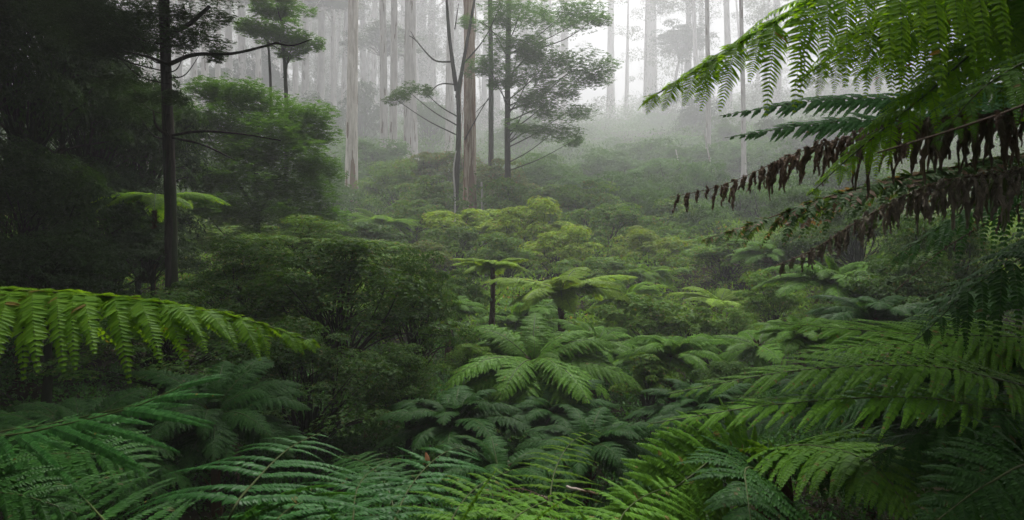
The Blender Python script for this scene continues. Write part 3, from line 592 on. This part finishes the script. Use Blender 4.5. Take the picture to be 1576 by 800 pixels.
for lb, px, py, d, w, h, kd, ti in (
    ('rounded bush just beyond the slim fern crown', 700, 372, 43, 50, 36, 'broad', 'shrub_mid'), ('tall rounded bush behind the yellow-green bushes', 790, 318, 54, 58, 44, 'broad', 'shrub_mid'),
    ('full green bush between the rounded dark bush and the feathery one', 905, 322, 56, 54, 44, 'broad', 'shrub_mid'), ('fresh bush on the slope behind the sunlit fern', 990, 385, 45, 60, 40, 'broad', 'shrub_light'),
    ('mid green bush on the slope above the umbrella-leaved one', 1045, 345, 52, 58, 42, 'broad', 'shrub_mid'), ('bush just under the tip of the brown dead frond', 1020, 312, 64, 56, 38, 'layer', 'pad'),
    ('bush on the far bank under the dying frond tip', 1120, 388, 40, 60, 40, 'broad', 'shrub_mid'), ('bush beside the small fern on the far bank', 1225, 385, 36, 64, 44, 'broad', 'shrub_dark'),
    ('bush between the dense bank fern and the dark bank', 1390, 450, 22, 70, 50, 'broad', 'shrub_dark'), ('misty round bush near the head of the valley', 985, 245, 100, 60, 30, 'layer', 'pad_cool'),
    ('misty bush beyond the slim grey gum', 1160, 262, 92, 66, 40, 'layer', 'pad_cool'), ('misty bush below the green frond pair', 1225, 262, 80, 70, 42, 'layer', 'pad_cool'),
    ('bush hidden behind the big brown fronds', 1300, 285, 60, 80, 50, 'layer', 'pad'), ('green bush on the slope beside the wattle foot', 860, 330, 56, 50, 38, 'broad', 'shrub_mid'),
    ('bush at the feet of the slim pale gums', 545, 290, 75, 50, 38, 'layer', 'pad'), ('leafy bush behind the vivid tree fern crown', 640, 345, 50, 56, 40, 'broad', 'shrub_mid'),
    ('deep green bush squeezed between the big dark shrub and the slim fern', 702, 455, 26, 48, 40, 'broad', 'shrub_dark'), ('low leafy bush by the flat-crowned fern trunk', 945, 500, 28, 44, 28, 'broad', 'shrub_mid'),
    ('small bush between the star-shaped fern and the layered bank fern', 1130, 505, 24, 54, 34, 'fine', 'shrub_mid'), ('dark bush under the dense bank fern', 1270, 500, 20, 60, 40, 'fine', 'shrub_dark')):
    shrub(lb, px, py, d, w, h, kd, ti)
# small trees between the gum trunks
for lb, px, py, d, w, h, ti in (
    ('pale round bush at the rim of the mist, beyond the wattle', 880, 238, 125, 44, 26, 'pad_cool'), ('pale bush high on the misty slope under the bright gap', 948, 232, 140, 46, 24, 'pad_cool'), ('pale bush high on the misty slope, under the ghostly pair of trunks', 1015, 226, 140, 50, 28, 'pad_cool'), ('hazy bush high on the slope by the crooked pale stem', 1080, 228, 125, 48, 30, 'pad_cool'), ('hazy bush high on the slope between the thin gum and the slim grey gum', 1140, 232, 110, 46, 32, 'pad_cool'),
    ('hazy small tree under the faint trunks, over the layered tree', 330, 130, 125, 55, 40, 'pad_dark'), ('hazy small tree between the flat-topped tree and the tallest gum', 490, 190, 120, 50, 55, 'pad_dark'),
    ('hazy small tree close by the tallest pale gum', 555, 170, 130, 36, 60, 'pad_dark'), ('hazy small tree behind the three pale gums', 590, 60, 150, 55, 30, 'pad_dark'), ('hazy small tree between the stout gum and the forked tree', 662, 190, 125, 36, 50, 'pad'),
    ('hazy small tree behind the wattle trunk', 800, 205, 120, 50, 40, 'pad_cool'), ('grey small tree at the rim of the bright mist', 905, 215, 190, 40, 26, 'pad_cool'), ('grey small tree beyond the thin pale gum', 1070, 190, 150, 45, 42, 'pad_dark'),
    ('grey small tree between the thin gums past the fronds', 1120, 205, 120, 34, 34, 'pad'), ('grey small tree under the green frond pair', 1185, 215, 110, 45, 40, 'pad_dark'), ('grey small tree beyond the brown dead frond', 1260, 210, 100, 55, 50, 'pad_dark'),
    ('faint small tree high in the mist', 1050, 60, 240, 50, 34, 'pad_dark'), ('faint small tree by the ghostly gum', 1005, 195, 210, 42, 26, 'pad_cool'), ('hazy small tree behind the leaning tree by the wood edge', 400, 120, 140, 50, 60, 'pad_dark')):
    shrub(lb, px, py, d, w, h, 'layer', ti, 'small_tree', 'small trees between the gums', 'tree')
# dark thicket at the side
for lb, px, py, d, w, h in (
    ('dark shrub at the foot of the dark trunk', 225, 388, 22, 80, 52), ('tall dark thicket tree at the very edge of the wood', 40, 90, 24, 150, 190), ('dark thicket tree crown filling the corner over the tall edge one', 90, 25, 26, 130, 90), ('dark thicket tree beside the tall edge one', 140, 170, 27, 120, 130),
    ('dark bushy tree below the tall thicket tree', 40, 320, 22, 140, 120), ('dark bushy tree behind the half hidden bright fern', 170, 330, 27, 120, 120),
    ('dark shrub low down behind the arched frond', 60, 420, 17, 150, 90), ('dark tree filling the gap behind the trunk', 215, 200, 29, 90, 110)):
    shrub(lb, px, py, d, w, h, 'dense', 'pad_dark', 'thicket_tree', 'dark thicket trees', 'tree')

# ------------------------------------------------------------------ trees
def pad(mb, c, rx, ry, rz, n, leaf, g, mi=0):
    n = int(n * 2.4)
    """a flat spray-covered foliage layer"""
    nb = max(4, int(n / 60))
    bc = g.uniform(-1, 1, (nb, 3)); bc[:, :2] *= (1 / np.maximum(1, np.linalg.norm(bc[:, :2], axis=1)))[:, None]; bc[:, 2] *= .4
    k = g.integers(0, nb, n)
    o = nrm(g.normal(size=(n, 3)))
    p = bc[k] * .8 + o * g.uniform(.2, 1, (n, 1)) ** .5 * np.array([[.36, .36, .6]])
    p = np.asarray(c) + p * np.array([[rx, ry, rz]])
    per = 7
    az = g.uniform(0, 6.28, n); d = np.stack([np.cos(az), np.sin(az), g.normal(-.05, .18, n)], 1)
    s = np.stack([-np.sin(az), np.cos(az), g.normal(0, .15, n)], 1)
    for q in range(per):
        f = (q - 3) / 3.0
        ld = d * (1.1 - abs(f)) + s * f * 1.1
        bb = p + d * leaf * (.9 * (1 - abs(f)))
        leaves(mb, bb, ld, np.array([[0, 0, 1.]]) + g.normal(size=d.shape) * .3, leaf * g.uniform(.7, 1.2, n), leaf * .36 * g.uniform(.8, 1.2, n), mi)

def limb(mb, pts, r0, r1, sides=7, seed=0):
    P, T, Ln = curve(pts, 16); tube(mb, P, np.linspace(r0, r1, 16), sides, 0, .10, seed)

def trunk_mesh(h, r0, r1, seed, bark, lean=0.0, sides=16, limbs=(), flare=1.5, wob=.35, cs=()):
    g = np.random.default_rng(seed); mb = MB(); n = 40; z = np.linspace(-1.5, h, n); u = np.linspace(0, 1, n)
    x = lean * u * h + wob * np.sin(u * g.uniform(3, 6) + g.uniform(0, 6)) * u; y = wob * np.sin(u * g.uniform(3, 6)) * u
    r = r0 + (r1 - r0) * u; r = r * (1 + (flare - 1) * np.exp(-np.clip(z, 0, None) / (r0 * 3)))
    P = np.stack([x, y, z], 1); tube(mb, P, r, sides, 0, .07, seed)
    for (zs, az, el, ln, rr) in limbs:
        k = int(np.argmin(abs(z - zs))); b = P[k]; d = np.array([np.cos(az) * np.cos(el), np.sin(az) * np.cos(el), np.sin(el)])
        limb(mb, [b, b + d * ln * .5 + np.array([0, 0, -.03 * ln]), b + d * ln + np.array([0, 0, .10 * ln])], rr, rr * .3, 7, seed + int(zs * 10))
    for c in cs:
        zb = max(h * .4, c[2] - np.hypot(c[0], c[1]) * 1.1 - 1); b = P[int(np.argmin(abs(z - zb)))]
        limb(mb, [b, (b + c) * .5 + np.array([0, 0, -.4]), c], r0 * .28, .04, 6, int(g.integers(1e6)))
    return mb.mesh('trunk', [M[bark]])

def gum_crown(h, seed, n=14, spread=5.5, leaf=.35, z0=.62):
    g = np.random.default_rng(seed); mb = MB(); cs = []
    for k in range(n):
        az = g.uniform(0, 6.28); rad = spread * g.uniform(.25, 1); zz = h * g.uniform(z0, 1.02)
        c = np.array([np.cos(az) * rad, np.sin(az) * rad, zz]); cs.append(c)
        pad(mb, c, 2.2, 2.2, 1.2, 60, leaf, g)
    return mb.mesh('crown', [M['gumleaf']]), cs
_gum = {}
def gum(label, px, d, wpx, h=46, bark='bark_gum', seed=0, group=None, lean=0.0, base_py=None, name='gum_tree', limbs=(), crown=True, shared=None, taper=.5):
    h = h * dm(d) / d; d = dm(d); x = (px - CX) / F_PX * d; gz = float(ground_z(x, d))
    t = thing(name, label, 'tree', (x, d, gz), group, 0 if shared is None else seed * 1.7)
    if shared is not None:
        if shared not in _gum:
            s = shared * 17 + 3; cm, cs = gum_crown(h, s, n=16, spread=5, z0=.5)
            _gum[shared] = (trunk_mesh(h, .42, .22, s, bark, sides=10, wob=.5, cs=cs), cm)
        tm, cm = _gum[shared]; k = wpx / F_PX * d / .84; hz = max(1.0, .38 * d / h)
        link('trunk', tm, t, scale=(k, k, hz)); link('crown', cm, t, scale=(k, k, hz))
        return t
    r0 = wpx / F_PX * d / 2
    cs = ()
    if crown:
        cm, cs = gum_crown(h, seed + 5, n=12, spread=5, z0=.85); link('crown', cm, t)
    link('trunk', trunk_mesh(h, r0, r0 * taper, seed, bark, lean, limbs=limbs, cs=cs), t)
    return t
gum('tallest pale grey gum with a brown-stained base above the vivid tree fern', 541, 68, 19, 48, seed=1, lean=.0)
gum('slender pale gum, first of the three close together', 591, 92, 13, 50, 'bark_clean', seed=2, lean=-.006)
gum('slim pale gum crossing close behind its neighbour, middle of the three', 604, 96, 13, 50, 'bark_clean', seed=3, lean=.008)
gum('stout pale gum, thickest of the three close together', 632, 94, 21, 50, 'bark_clean', seed=4)
t = gum('gum with reddish bark peeling off in hanging strips', 722, 62, 21, 46, 'bark_peel', seed=6, lean=.004)
mb = MB(); g = np.random.default_rng(8)
for k in range(9):
    az = g.uniform(3.3, 6.1); zz = g.uniform(8, 22); r = .62; b = np.array([np.cos(az) * r, np.sin(az) * r, zz]); ln = g.uniform(2, 6)
    P, T, _ = curve([b, b + np.array([np.cos(az) * .25, np.sin(az) * .25, -ln * .5]), b + np.array([np.cos(az) * .1, 0, -ln])], 8)
    wv = np.array([-np.sin(az), np.cos(az), 0]) * .06
    mb.add(np.stack([P - wv, P + wv], 1).reshape(-1, 3), (np.arange(7)[:, None] * 2 + np.array([[0, 1, 3, 2]])), 0)
o = link('bark_strip', mb.mesh('bark_strip', [M['bark_peel']]), t); o['label'] = 'long loose strips of reddish bark'
gum('faint pale gum behind the dark forked tree', 692, 105, 14, 52, 'bark_clean', seed=7)
gum('thin pale gum standing behind the withered fronds in light mist', 1090, 100, 9, 46, 'bark_clean', seed=9)
gum('slim grey gum beside the thin pale one', 1145, 88, 8, 44, 'bark_clean', seed=10, lean=-.01)
gum('huge ghostly gum almost lost in the bright mist', 1003, 330, 17, 130, 'bark_clean', seed=12)
gum('ghostly gum at the bright heart of the mist', 940, 380, 12, 140, 'bark_clean', seed=13)

# bare dark forked tree in front of the peeling gum
def dark_tree(label, px, d, wpx, h, seed, limbs, pads, tint='pad_cool', lean=0.0, leaf=.16, name='wattle_tree', fat=1.0):
    d0 = d; d = dm(d); kd = d / d0; h = h * kd; leaf = leaf * kd; x = (px - CX) / F_PX * d; gz = float(ground_z(x, d)); base = np.array([x, d, gz])
    t = thing(name, label, 'tree', base)
    link('trunk', trunk_mesh(h, wpx / F_PX * d / 2, wpx / F_PX * d / 2 * .6, seed, 'bark_dark', lean, 12, flare=1.25, wob=.2), t)
    for pts, r0, r1 in limbs:
        mb = MB(); limb(mb, [at(*p) - base for p in pts], r0 * kd, r1 * kd, 7, seed); link('branch', mb.mesh('branch', [M['bark_dark']]), t)
    g = np.random.default_rng(seed + 70)
    if pads:
        mb = MB()
        for (ppx, ppy, pd, wx, hz, n) in pads:
            c = at(ppx, ppy, pd) - base; rx = wx / F_PX * dm(pd); pad(mb, c, rx * fat, rx * .9 * fat, hz * fat * 1.15 / F_PX * dm(pd), int(n * fat * 1.2), leaf, g)
        link('crown', mb.mesh('crown', [M[tint]]), t)
        tw = None                               # twigs that carry the layers
        for (ppx, ppy, pd, wx, hz, n) in pads:
            c = at(ppx, ppy, pd) - base; b = np.array([lean * c[2], 0, np.clip(c[2] - np.hypot(c[0], c[1]) * .35 - .3, 1, h)])
            if limbs and np.hypot(c[0], c[1]) < 12 * kd:
                tw = MB(); limb(tw, [b, (b + c) * .5 + np.array([0, 0, -.2]), c], .03 * d / 30, .01 * d / 30, 5, seed); link('branch', tw.mesh('branch', [M['bark_dark']]), t)
    return t
dark_tree('dark bare tree forking into crooked limbs beside the peeling gum', 703, 58, 10, 12.3, 21, [
    ([(703, 140, 58), (692, 60, 57.5), (686, -20, 57)], .20, .09), ([(704, 150, 58), (716, 80, 58.5), (734, -20, 59)], .19, .08),
    ([(695, 95, 57.8), (668, 92, 57), (640, 62, 56), (630, 55, 56)], .09, .03), ([(640, 62, 56), (632, 48, 56)], .03, .02),
    ([(704, 130, 58), (676, 130, 57), (655, 150, 56.5)], .07, .03), ([(712, 100, 58), (745, 60, 58), (770, 10, 58)], .07, .03),
    ([(700, 45, 57), (706, 5, 57)], .06, .02), ([(715, 215, 58.5), (740, 170, 58), (765, 130, 58)], .06, .02)],
    [(630, 142, 56, 40, 15, 130), (608, 152, 56, 24, 9, 50), (652, 140, 56.5, 22, 9, 50)], 'pad', name='forked_tree', leaf=.17)
dark_tree('thinner of the two straight dark trunks beside the peeling gum', 755, 66, 9, 34, 22, [([(755, 150, 66), (735, 170, 65), (720, 185, 65)], .05, .02)], [], lean=.001, name='dark_trunk_tree')
dark_tree('wattle tree with a straight dark trunk and layered misty green branches', 782, 60, 10, 34, 23, [
    ([(782, 120, 60), (820, 80, 59), (870, 60, 58), (915, 30, 58)], .08, .02), ([(782, 170, 60), (830, 150, 59), (880, 110, 58.5), (920, 115, 58)], .08, .02),
    ([(782, 220, 60), (820, 200, 59), (865, 215, 58)], .07, .02), ([(782, 90, 60), (760, 50, 60), (735, 30, 59)], .06, .02)],
    [(742, 32, 59, 30, 12, 170), (800, 20, 58, 50, 14, 320), (860, 28, 58, 55, 15, 330), (905, 26, 59, 30, 10, 130), (752, 100, 57, 34, 12, 200), (800, 72, 57, 40, 15, 280), (850, 88, 57, 42, 13, 260), (895, 100, 58, 44, 15, 280),
     (905, 122, 58, 30, 13, 180), (815, 118, 57, 44, 13, 240), (860, 140, 57, 36, 12, 200), (812, 158, 57, 36, 12, 200), (868, 175, 58, 40, 13, 240), (850, 205, 58, 44, 12, 240), (800, 195, 59, 26, 9, 100), (880, 218, 59, 20, 8, 80), (770, 130, 58, 20, 8, 90)],
    'pad_cool', leaf=.17, fat=1.35)
dark_tree('layered dark green tree rising beside the dark trunk, under the pale gums', 400, 33, 9, 9, 24, [
    ([(400, 330, 33), (350, 260, 32), (310, 190, 31)], .09, .02), ([(400, 330, 33), (440, 250, 33), (490, 210, 33)], .09, .02)],
    [(345, 142, 32, 62, 26, 500), (400, 160, 33, 76, 30, 620), (455, 180, 33, 62, 28, 520), (325, 185, 31, 70, 30, 520), (395, 205, 32, 86, 34, 800), (475, 212, 33, 46, 28, 400), (345, 232, 31, 80, 32, 620), (435, 245, 32, 80, 34, 760), (490, 260, 33, 38, 26, 300),
     (365, 278, 31, 86, 34, 720), (455, 292, 32, 70, 34, 620), (320, 270, 30, 56, 28, 380), (400, 325, 31, 90, 34, 720), (480, 330, 32, 56, 30, 420), (310, 320, 29, 56, 28, 380), (345, 370, 30, 70, 28, 460), (440, 365, 31, 70, 28, 460)], 'pad', leaf=.13)
dark_tree('small flat-topped tree on two thin dark trunks high before the mist', 437, 44, 8, 15, 25, [
    ([(420, 250, 44), (417, 150, 44), (414, 80, 44), (408, 35, 43.5)], .10, .07), ([(437, 120, 44), (450, 70, 44), (470, 50, 44)], .07, .02)],
    [(430, 52, 43, 60, 16, 420), (465, 66, 44, 34, 13, 200), (395, 44, 43, 34, 13, 200), (440, 22, 44, 50, 13, 260), (450, 84, 44, 30, 8, 110), (425, 5, 43, 46, 12, 220)], 'pad', leaf=.16)
dark_tree('dark tree with a straight thick trunk and thin crooked branches', 260, 21, 22, 16, 26, [
    ([(262, 98, 21), (300, 84, 20.5), (360, 82, 20), (425, 66, 20)], .07, .03), ([(262, 52, 21), (290, 38, 20.5), (322, 10, 20)], .08, .05), ([(262, 100, 21), (230, 88, 20.5), (190, 78, 20)], .06, .02),
    ([(266, 208, 21), (310, 202, 20.5), (370, 206, 20), (432, 216, 20)], .05, .015), ([(266, 212, 21), (310, 222, 20.5), (362, 246, 20)], .045, .015), ([(256, 208, 21), (240, 192, 20.7), (236, 170, 20.5)], .05, .02), ([(425, 66, 20), (450, 70, 20), (480, 60, 20)], .03, .012)],
    [(210, 58, 21, 70, 16, 420), (170, 75, 21, 50, 14, 260), (290, 62, 20.5, 54, 13, 260), (230, 28, 21, 70, 15, 360), (315, 30, 21, 40, 10, 160), (200, 130, 22, 60, 15, 300), (250, 150, 20, 34, 9, 120), (210, 170, 22, 60, 16, 280), (310, 80, 21, 36, 9, 130), (260, -20, 21, 90, 22, 420), (150, 10, 21, 80, 28, 700), (110, 40, 22, 70, 26, 500)],
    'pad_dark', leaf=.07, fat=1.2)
def thin_stem(label, pts, r0, r1, bark='bark_clean'):
    base = at(*pts[0]); base[2] = float(ground_z(base[0], base[1])); mb = MB()
    limb(mb, [np.zeros(3)] + [at(*p) - base for p in pts], r0, r1, 7, 3)
    tag(link('dead_sapling', mb.mesh('dead_sapling', [M[bark]]), None, base), label, 'tree')
thin_stem('thin pale dead stem leaning beside the peeling gum', [(700, 300, 56), (698, 262, 56), (702, 232, 56)], .10, .05)
thin_stem('short pale dead stem standing between the peeling gum and the wattle', [(742, 310, 54), (741, 280, 54)], .12, .07)
thin_stem('slender leaning pale stem on the misty slope', [(1052, 285, 80), (1047, 262, 80), (1040, 230, 80)], .16, .08)
thin_stem('second slender pale stem rising crookedly on the misty slope', [(1097, 270, 78), (1090, 235, 78), (1083, 200, 78)], .16, .07)

# more gums fading into the mist
g = np.random.default_rng(77)
rows = [(226, 70, 12), (300, 95, 11), (314, 88, 12), (334, 80, 9), (351, 110, 13), (374, 120, 13), (396, 105, 10), (408, 130, 14), (455, 120, 10), (470, 135, 12), (492, 145, 14), (514, 125, 9), (560, 140, 11), (575, 125, 9),
        (618, 130, 10), (655, 140, 12), (668, 150, 10), (745, 135, 10), (765, 150, 12), (812, 150, 10), (838, 170, 12), (868, 180, 11), (275, 120, 12), (246, 90, 9), (440, 150, 13), (530, 160, 12), (645, 165, 10)]
for k, (px, d, w) in enumerate(rows):
    d = 100 + (d - 80) * (.9 if px < 545 else 2.6)
    gum('slim gum trunk fading grey in the mist behind the three close pale gums' if px < 680 else 'slim gum trunk fading in the mist behind the wattle', px, d, w, 50, 'bark_clean', k, 'gums fading in the mist' if px < 680 else 'gums fading behind the wattle', shared=k % 4)
rows = [(1058, 150, 10), (1122, 140, 11), (1196, 150, 12), (1262, 130, 12), (1345, 115, 10), (1430, 118, 11), (1078, 190, 9)]
for k, (px, d, w) in enumerate(rows):
    d = 120 + (d - 105) * 3.0
    gum('slim gum trunk fading in the mist beyond the hanging green fronds', px, d, w, 50, 'bark_clean', k + 40, 'gums fading beyond the fronds', shared=k % 4)

# unseen trees, added to keep sky and sun off the near ferns
def shade_crown_mesh():
    g = np.random.default_rng(3); mb = MB()
    for k in range(26):
        c = g.normal(size=3) * np.array([2.9, 2.9, 1.0]); c[:2] *= min(1, 6 / max(1, np.hypot(*c[:2])))
        pad(mb, c, 2.4, 2.4, .8, 70, .34, g)
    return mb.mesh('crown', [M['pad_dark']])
_can = shade_crown_mesh()
def shade_tree(label, x, y, z, k, seed, tx=None):
    ox = 0.0 if tx is None else x - tx; x = x - ox          # crown reaching sideways from the trunk
    gz = float(ground_z(x, y)); t = thing('shade_tree', label, 'tree', (x, y, gz), 'unseen trees added for shade')
    link('trunk', trunk_mesh(z - gz + 1, .3, .15, seed, 'bark_dark', sides=10, wob=.05 if ox else .3), t)
    link('crown', _can, t, (ox, 0, z - gz), (0, 0, seed), k)
    if ox:
        mb = MB(); limb(mb, [(0, 0, (z - gz) * .7), (ox * .5, 0, (z - gz) * .93), (ox, 0, z - gz)], .14, .05, 8, seed); link('branch', mb.mesh('branch', [M['bark_dark']]), t)
for lb, x, y, z, k, *tx in (('unseen shade tree added over the arched frond', -16, 6, 11, 1.2), ('unseen low shade crown added behind the lens, beside the withered fronds', 4.8, -2.6, 4.8, .6, 9.5), ('unseen low shade crown added behind the lens, beside the arched frond', -4.8, -2.6, 4.8, .6, -9.5), ('unseen shade crown added over the corner fronds', 6.2, 7, 8, .66, 12), ('unseen shade crown added over the comb-leaved fern', -9.2, 7.5, 8, .58, -13), ('unseen shade crown added over the ferns of the hollow', -6.5, 12, 10.5, .8, -14), ('unseen shade tree added over the edge thicket', -17, 15, 13.5, 1.3), ('unseen shade tree added behind the thicket', -24, 27, 18, 1.3),
    ('unseen shade tree added over the withered fronds', 19, 2, 10, 1.2), ('unseen shade tree added above the thicket trunk', -17, 21, 14.5, 1.1), ('unseen shade tree added over the near thicket', -20, 5, 10, 1.2), ('unseen shade tree added over the shaded bank', 16, 14, 13.5, 1.25), ('unseen shade tree added high over the bank ferns', 23, 27, 18, 1.2),
    ('unseen shade tree added behind the viewer', -3, -14, 11, 1.3), ('unseen shade tree added over the low comb-leaved fern', -12, -3, 10, .9), ('unseen low shade crown added over the dark fern corner', 11.5, 8, 7.5, .8, 12.5), ('unseen low shade crown added over the hollow', -9.5, 9, 7.5, .75, -12), ('unseen shade tree added over the hanging fronds', 9, -10, 10, .9)):
    shade_tree(lb, x, y, z, k, int(abs(x) * 3 + y + 20), *tx)


# the far wood, which reads as one grey mass behind the mist
def far_wood():
    g = np.random.default_rng(21); mb = MB(); k = 0
    while k < 460:
        y = g.uniform(300, 545); ppx = g.uniform(-150, 1750) if k > 120 else g.uniform(150, 720); d = y
        if 870 < ppx < 985 and g.random() < .75: continue
        k += 1
        x = (ppx - CX) / F_PX * y; z0 = float(ground_z(x, y)); h = g.uniform(55, 105)
        n = 8; P = np.stack([x + np.linspace(0, g.normal(0, 5), n), np.full(n, y), np.linspace(z0 - 1, z0 + h, n)], 1)
        if ppx > 860 and g.random() < .35: continue
        if k % 5 < (2 if ppx < 860 else 1): tube(mb, P, np.linspace(1.0, .35, n) * g.uniform(.5, 1.6), 6, 1)
        for q in range(int(g.integers(6, 14))):
            c = np.array([x + g.normal(0, 5), y + g.normal(0, 4), z0 + (h * g.uniform(.15, 1) ** .7 if q > 2 else g.uniform(2, 14))]); r = g.uniform(2.5, 6) * (1.3 if q < 3 else 1)
            m_ = 190; o = nrm(g.normal(size=(m_, 3))); p = c + o * (r * g.uniform(.3, 1, (m_, 1)) ** .5) * np.array([[1.2, 1.2, .7]])
            leaves(mb, p, g.normal(size=(m_, 3)), np.array([[0, 0, 1.]]) + g.normal(size=(m_, 3)) * .6, g.uniform(.5, 1.15, m_), g.uniform(.3, .65, m_), 0)
    return mb.mesh('far_wood', [M['gumleaf'], M['bark_clean']])
tag(link('far_wood', far_wood()), 'distant wood of tall trunks and crowns lost in the mist', 'wood', kind='stuff')

# ------------------------------------------------------------------ air
def box(name, x0, x1, y0, y1, z0, z1, mat):
    mb = MB(); V = [(x, y, z) for x in (x0, x1) for y in (y0, y1) for z in (z0, z1)]
    mb.add(V, [(0, 1, 3, 2), (4, 6, 7, 5), (0, 4, 5, 1), (2, 3, 7, 6), (0, 2, 6, 4), (1, 5, 7, 3)])
    return link(name, mb.mesh(name, [mat]))
m, nt, out = mat_new('mist'); v = N(nt, 'ShaderNodeVolumePrincipled')
v.inputs['Color'].default_value = (.97, .975, 1.0, 1); v.inputs['Density'].default_value = 0.0017; v.inputs['Anisotropy'].default_value = 0.2
nt.links.new(v.outputs[0], out.inputs['Volume'])
tag(box('haze', -440, 440, -45, 580, -9.5, 235, m), 'pale mist hanging between the trees', 'mist', kind='stuff')

# ------------------------------------------------------------------ light, camera
SUN_EL, SUN_AZ = R(66), R(8)          # azimuth from +Y towards +X
w = bpy.data.worlds.new('World'); sc.world = w; w.use_nodes = True; nt = w.node_tree; nt.nodes.clear()
sky = nt.nodes.new('ShaderNodeTexSky'); sky.sky_type = 'NISHITA'; sky.sun_disc = False; sky.sun_elevation = SUN_EL; sky.sun_rotation = SUN_AZ
sky.air_density = 1.0; sky.dust_density = 4.0; sky.ozone_density = 1.0
hs = nt.nodes.new('ShaderNodeHueSaturation'); hs.inputs['Saturation'].default_value = .06
bg = nt.nodes.new('ShaderNodeBackground'); bg.inputs['Strength'].default_value = 0.05
wo = nt.nodes.new('ShaderNodeOutputWorld')
nt.links.new(sky.outputs[0], hs.inputs['Color']); tc = nt.nodes.new('ShaderNodeTexCoord'); sp = nt.nodes.new('ShaderNodeSeparateXYZ'); nt.links.new(tc.outputs['Generated'], sp.inputs[0])
mr = nt.nodes.new('ShaderNodeMapRange'); nt.links.new(sp.outputs['Z'], mr.inputs['Value']); mr.inputs['To Min'].default_value = .24; mr.inputs['To Max'].default_value = 1.9   # an overcast sky is brightest overhead
mm = nt.nodes.new('ShaderNodeVectorMath'); mm.operation = 'SCALE'; nt.links.new(hs.outputs[0], mm.inputs[0]); nt.links.new(mr.outputs[0], mm.inputs['Scale'])
nt.links.new(mm.outputs[0], bg.inputs['Color']); nt.links.new(bg.outputs[0], wo.inputs['Surface'])
ld = bpy.data.lights.new('sun', 'SUN'); ld.energy = 1.5; ld.angle = R(12); ld.color = (1, .97, .93)
lo = link('sun', ld, None, (0, 0, 60)); 
from mathutils import Vector
sd = Vector((math.sin(SUN_AZ) * math.cos(SUN_EL), math.cos(SUN_AZ) * math.cos(SUN_EL), math.sin(SUN_EL)))
lo.rotation_euler = sd.to_track_quat('Z', 'Y').to_euler()

cam = bpy.data.cameras.new('camera'); co = link('camera', cam, None, (0, 0, 0), (R(90), 0, 0))
cam.sensor_width = 36; cam.lens = 36 * F_PX / 1576; cam.clip_start = .05; cam.clip_end = 2000; cam.shift_y = 2 / 1576
cam.dof.use_dof = True; cam.dof.focus_distance = 14; cam.dof.aperture_fstop = 8
sc.camera = co
sc.view_settings.view_transform = 'Standard'; sc.view_settings.look = 'None'; sc.view_settings.exposure = 2.0; sc.view_settings.gamma = 1; sc.view_settings.use_curve_mapping = False
sc.render.engine = 'CYCLES'; cy = sc.cycles
cy.max_bounces = 6; cy.diffuse_bounces = 3; cy.glossy_bounces = 2; cy.transmission_bounces = 3; cy.volume_bounces = 2; cy.transparent_max_bounces = 4
cy.use_denoising = True
try: cy.denoiser = 'OPENIMAGEDENOISE'
except Exception: pass
cy.sample_clamp_indirect = 3.0
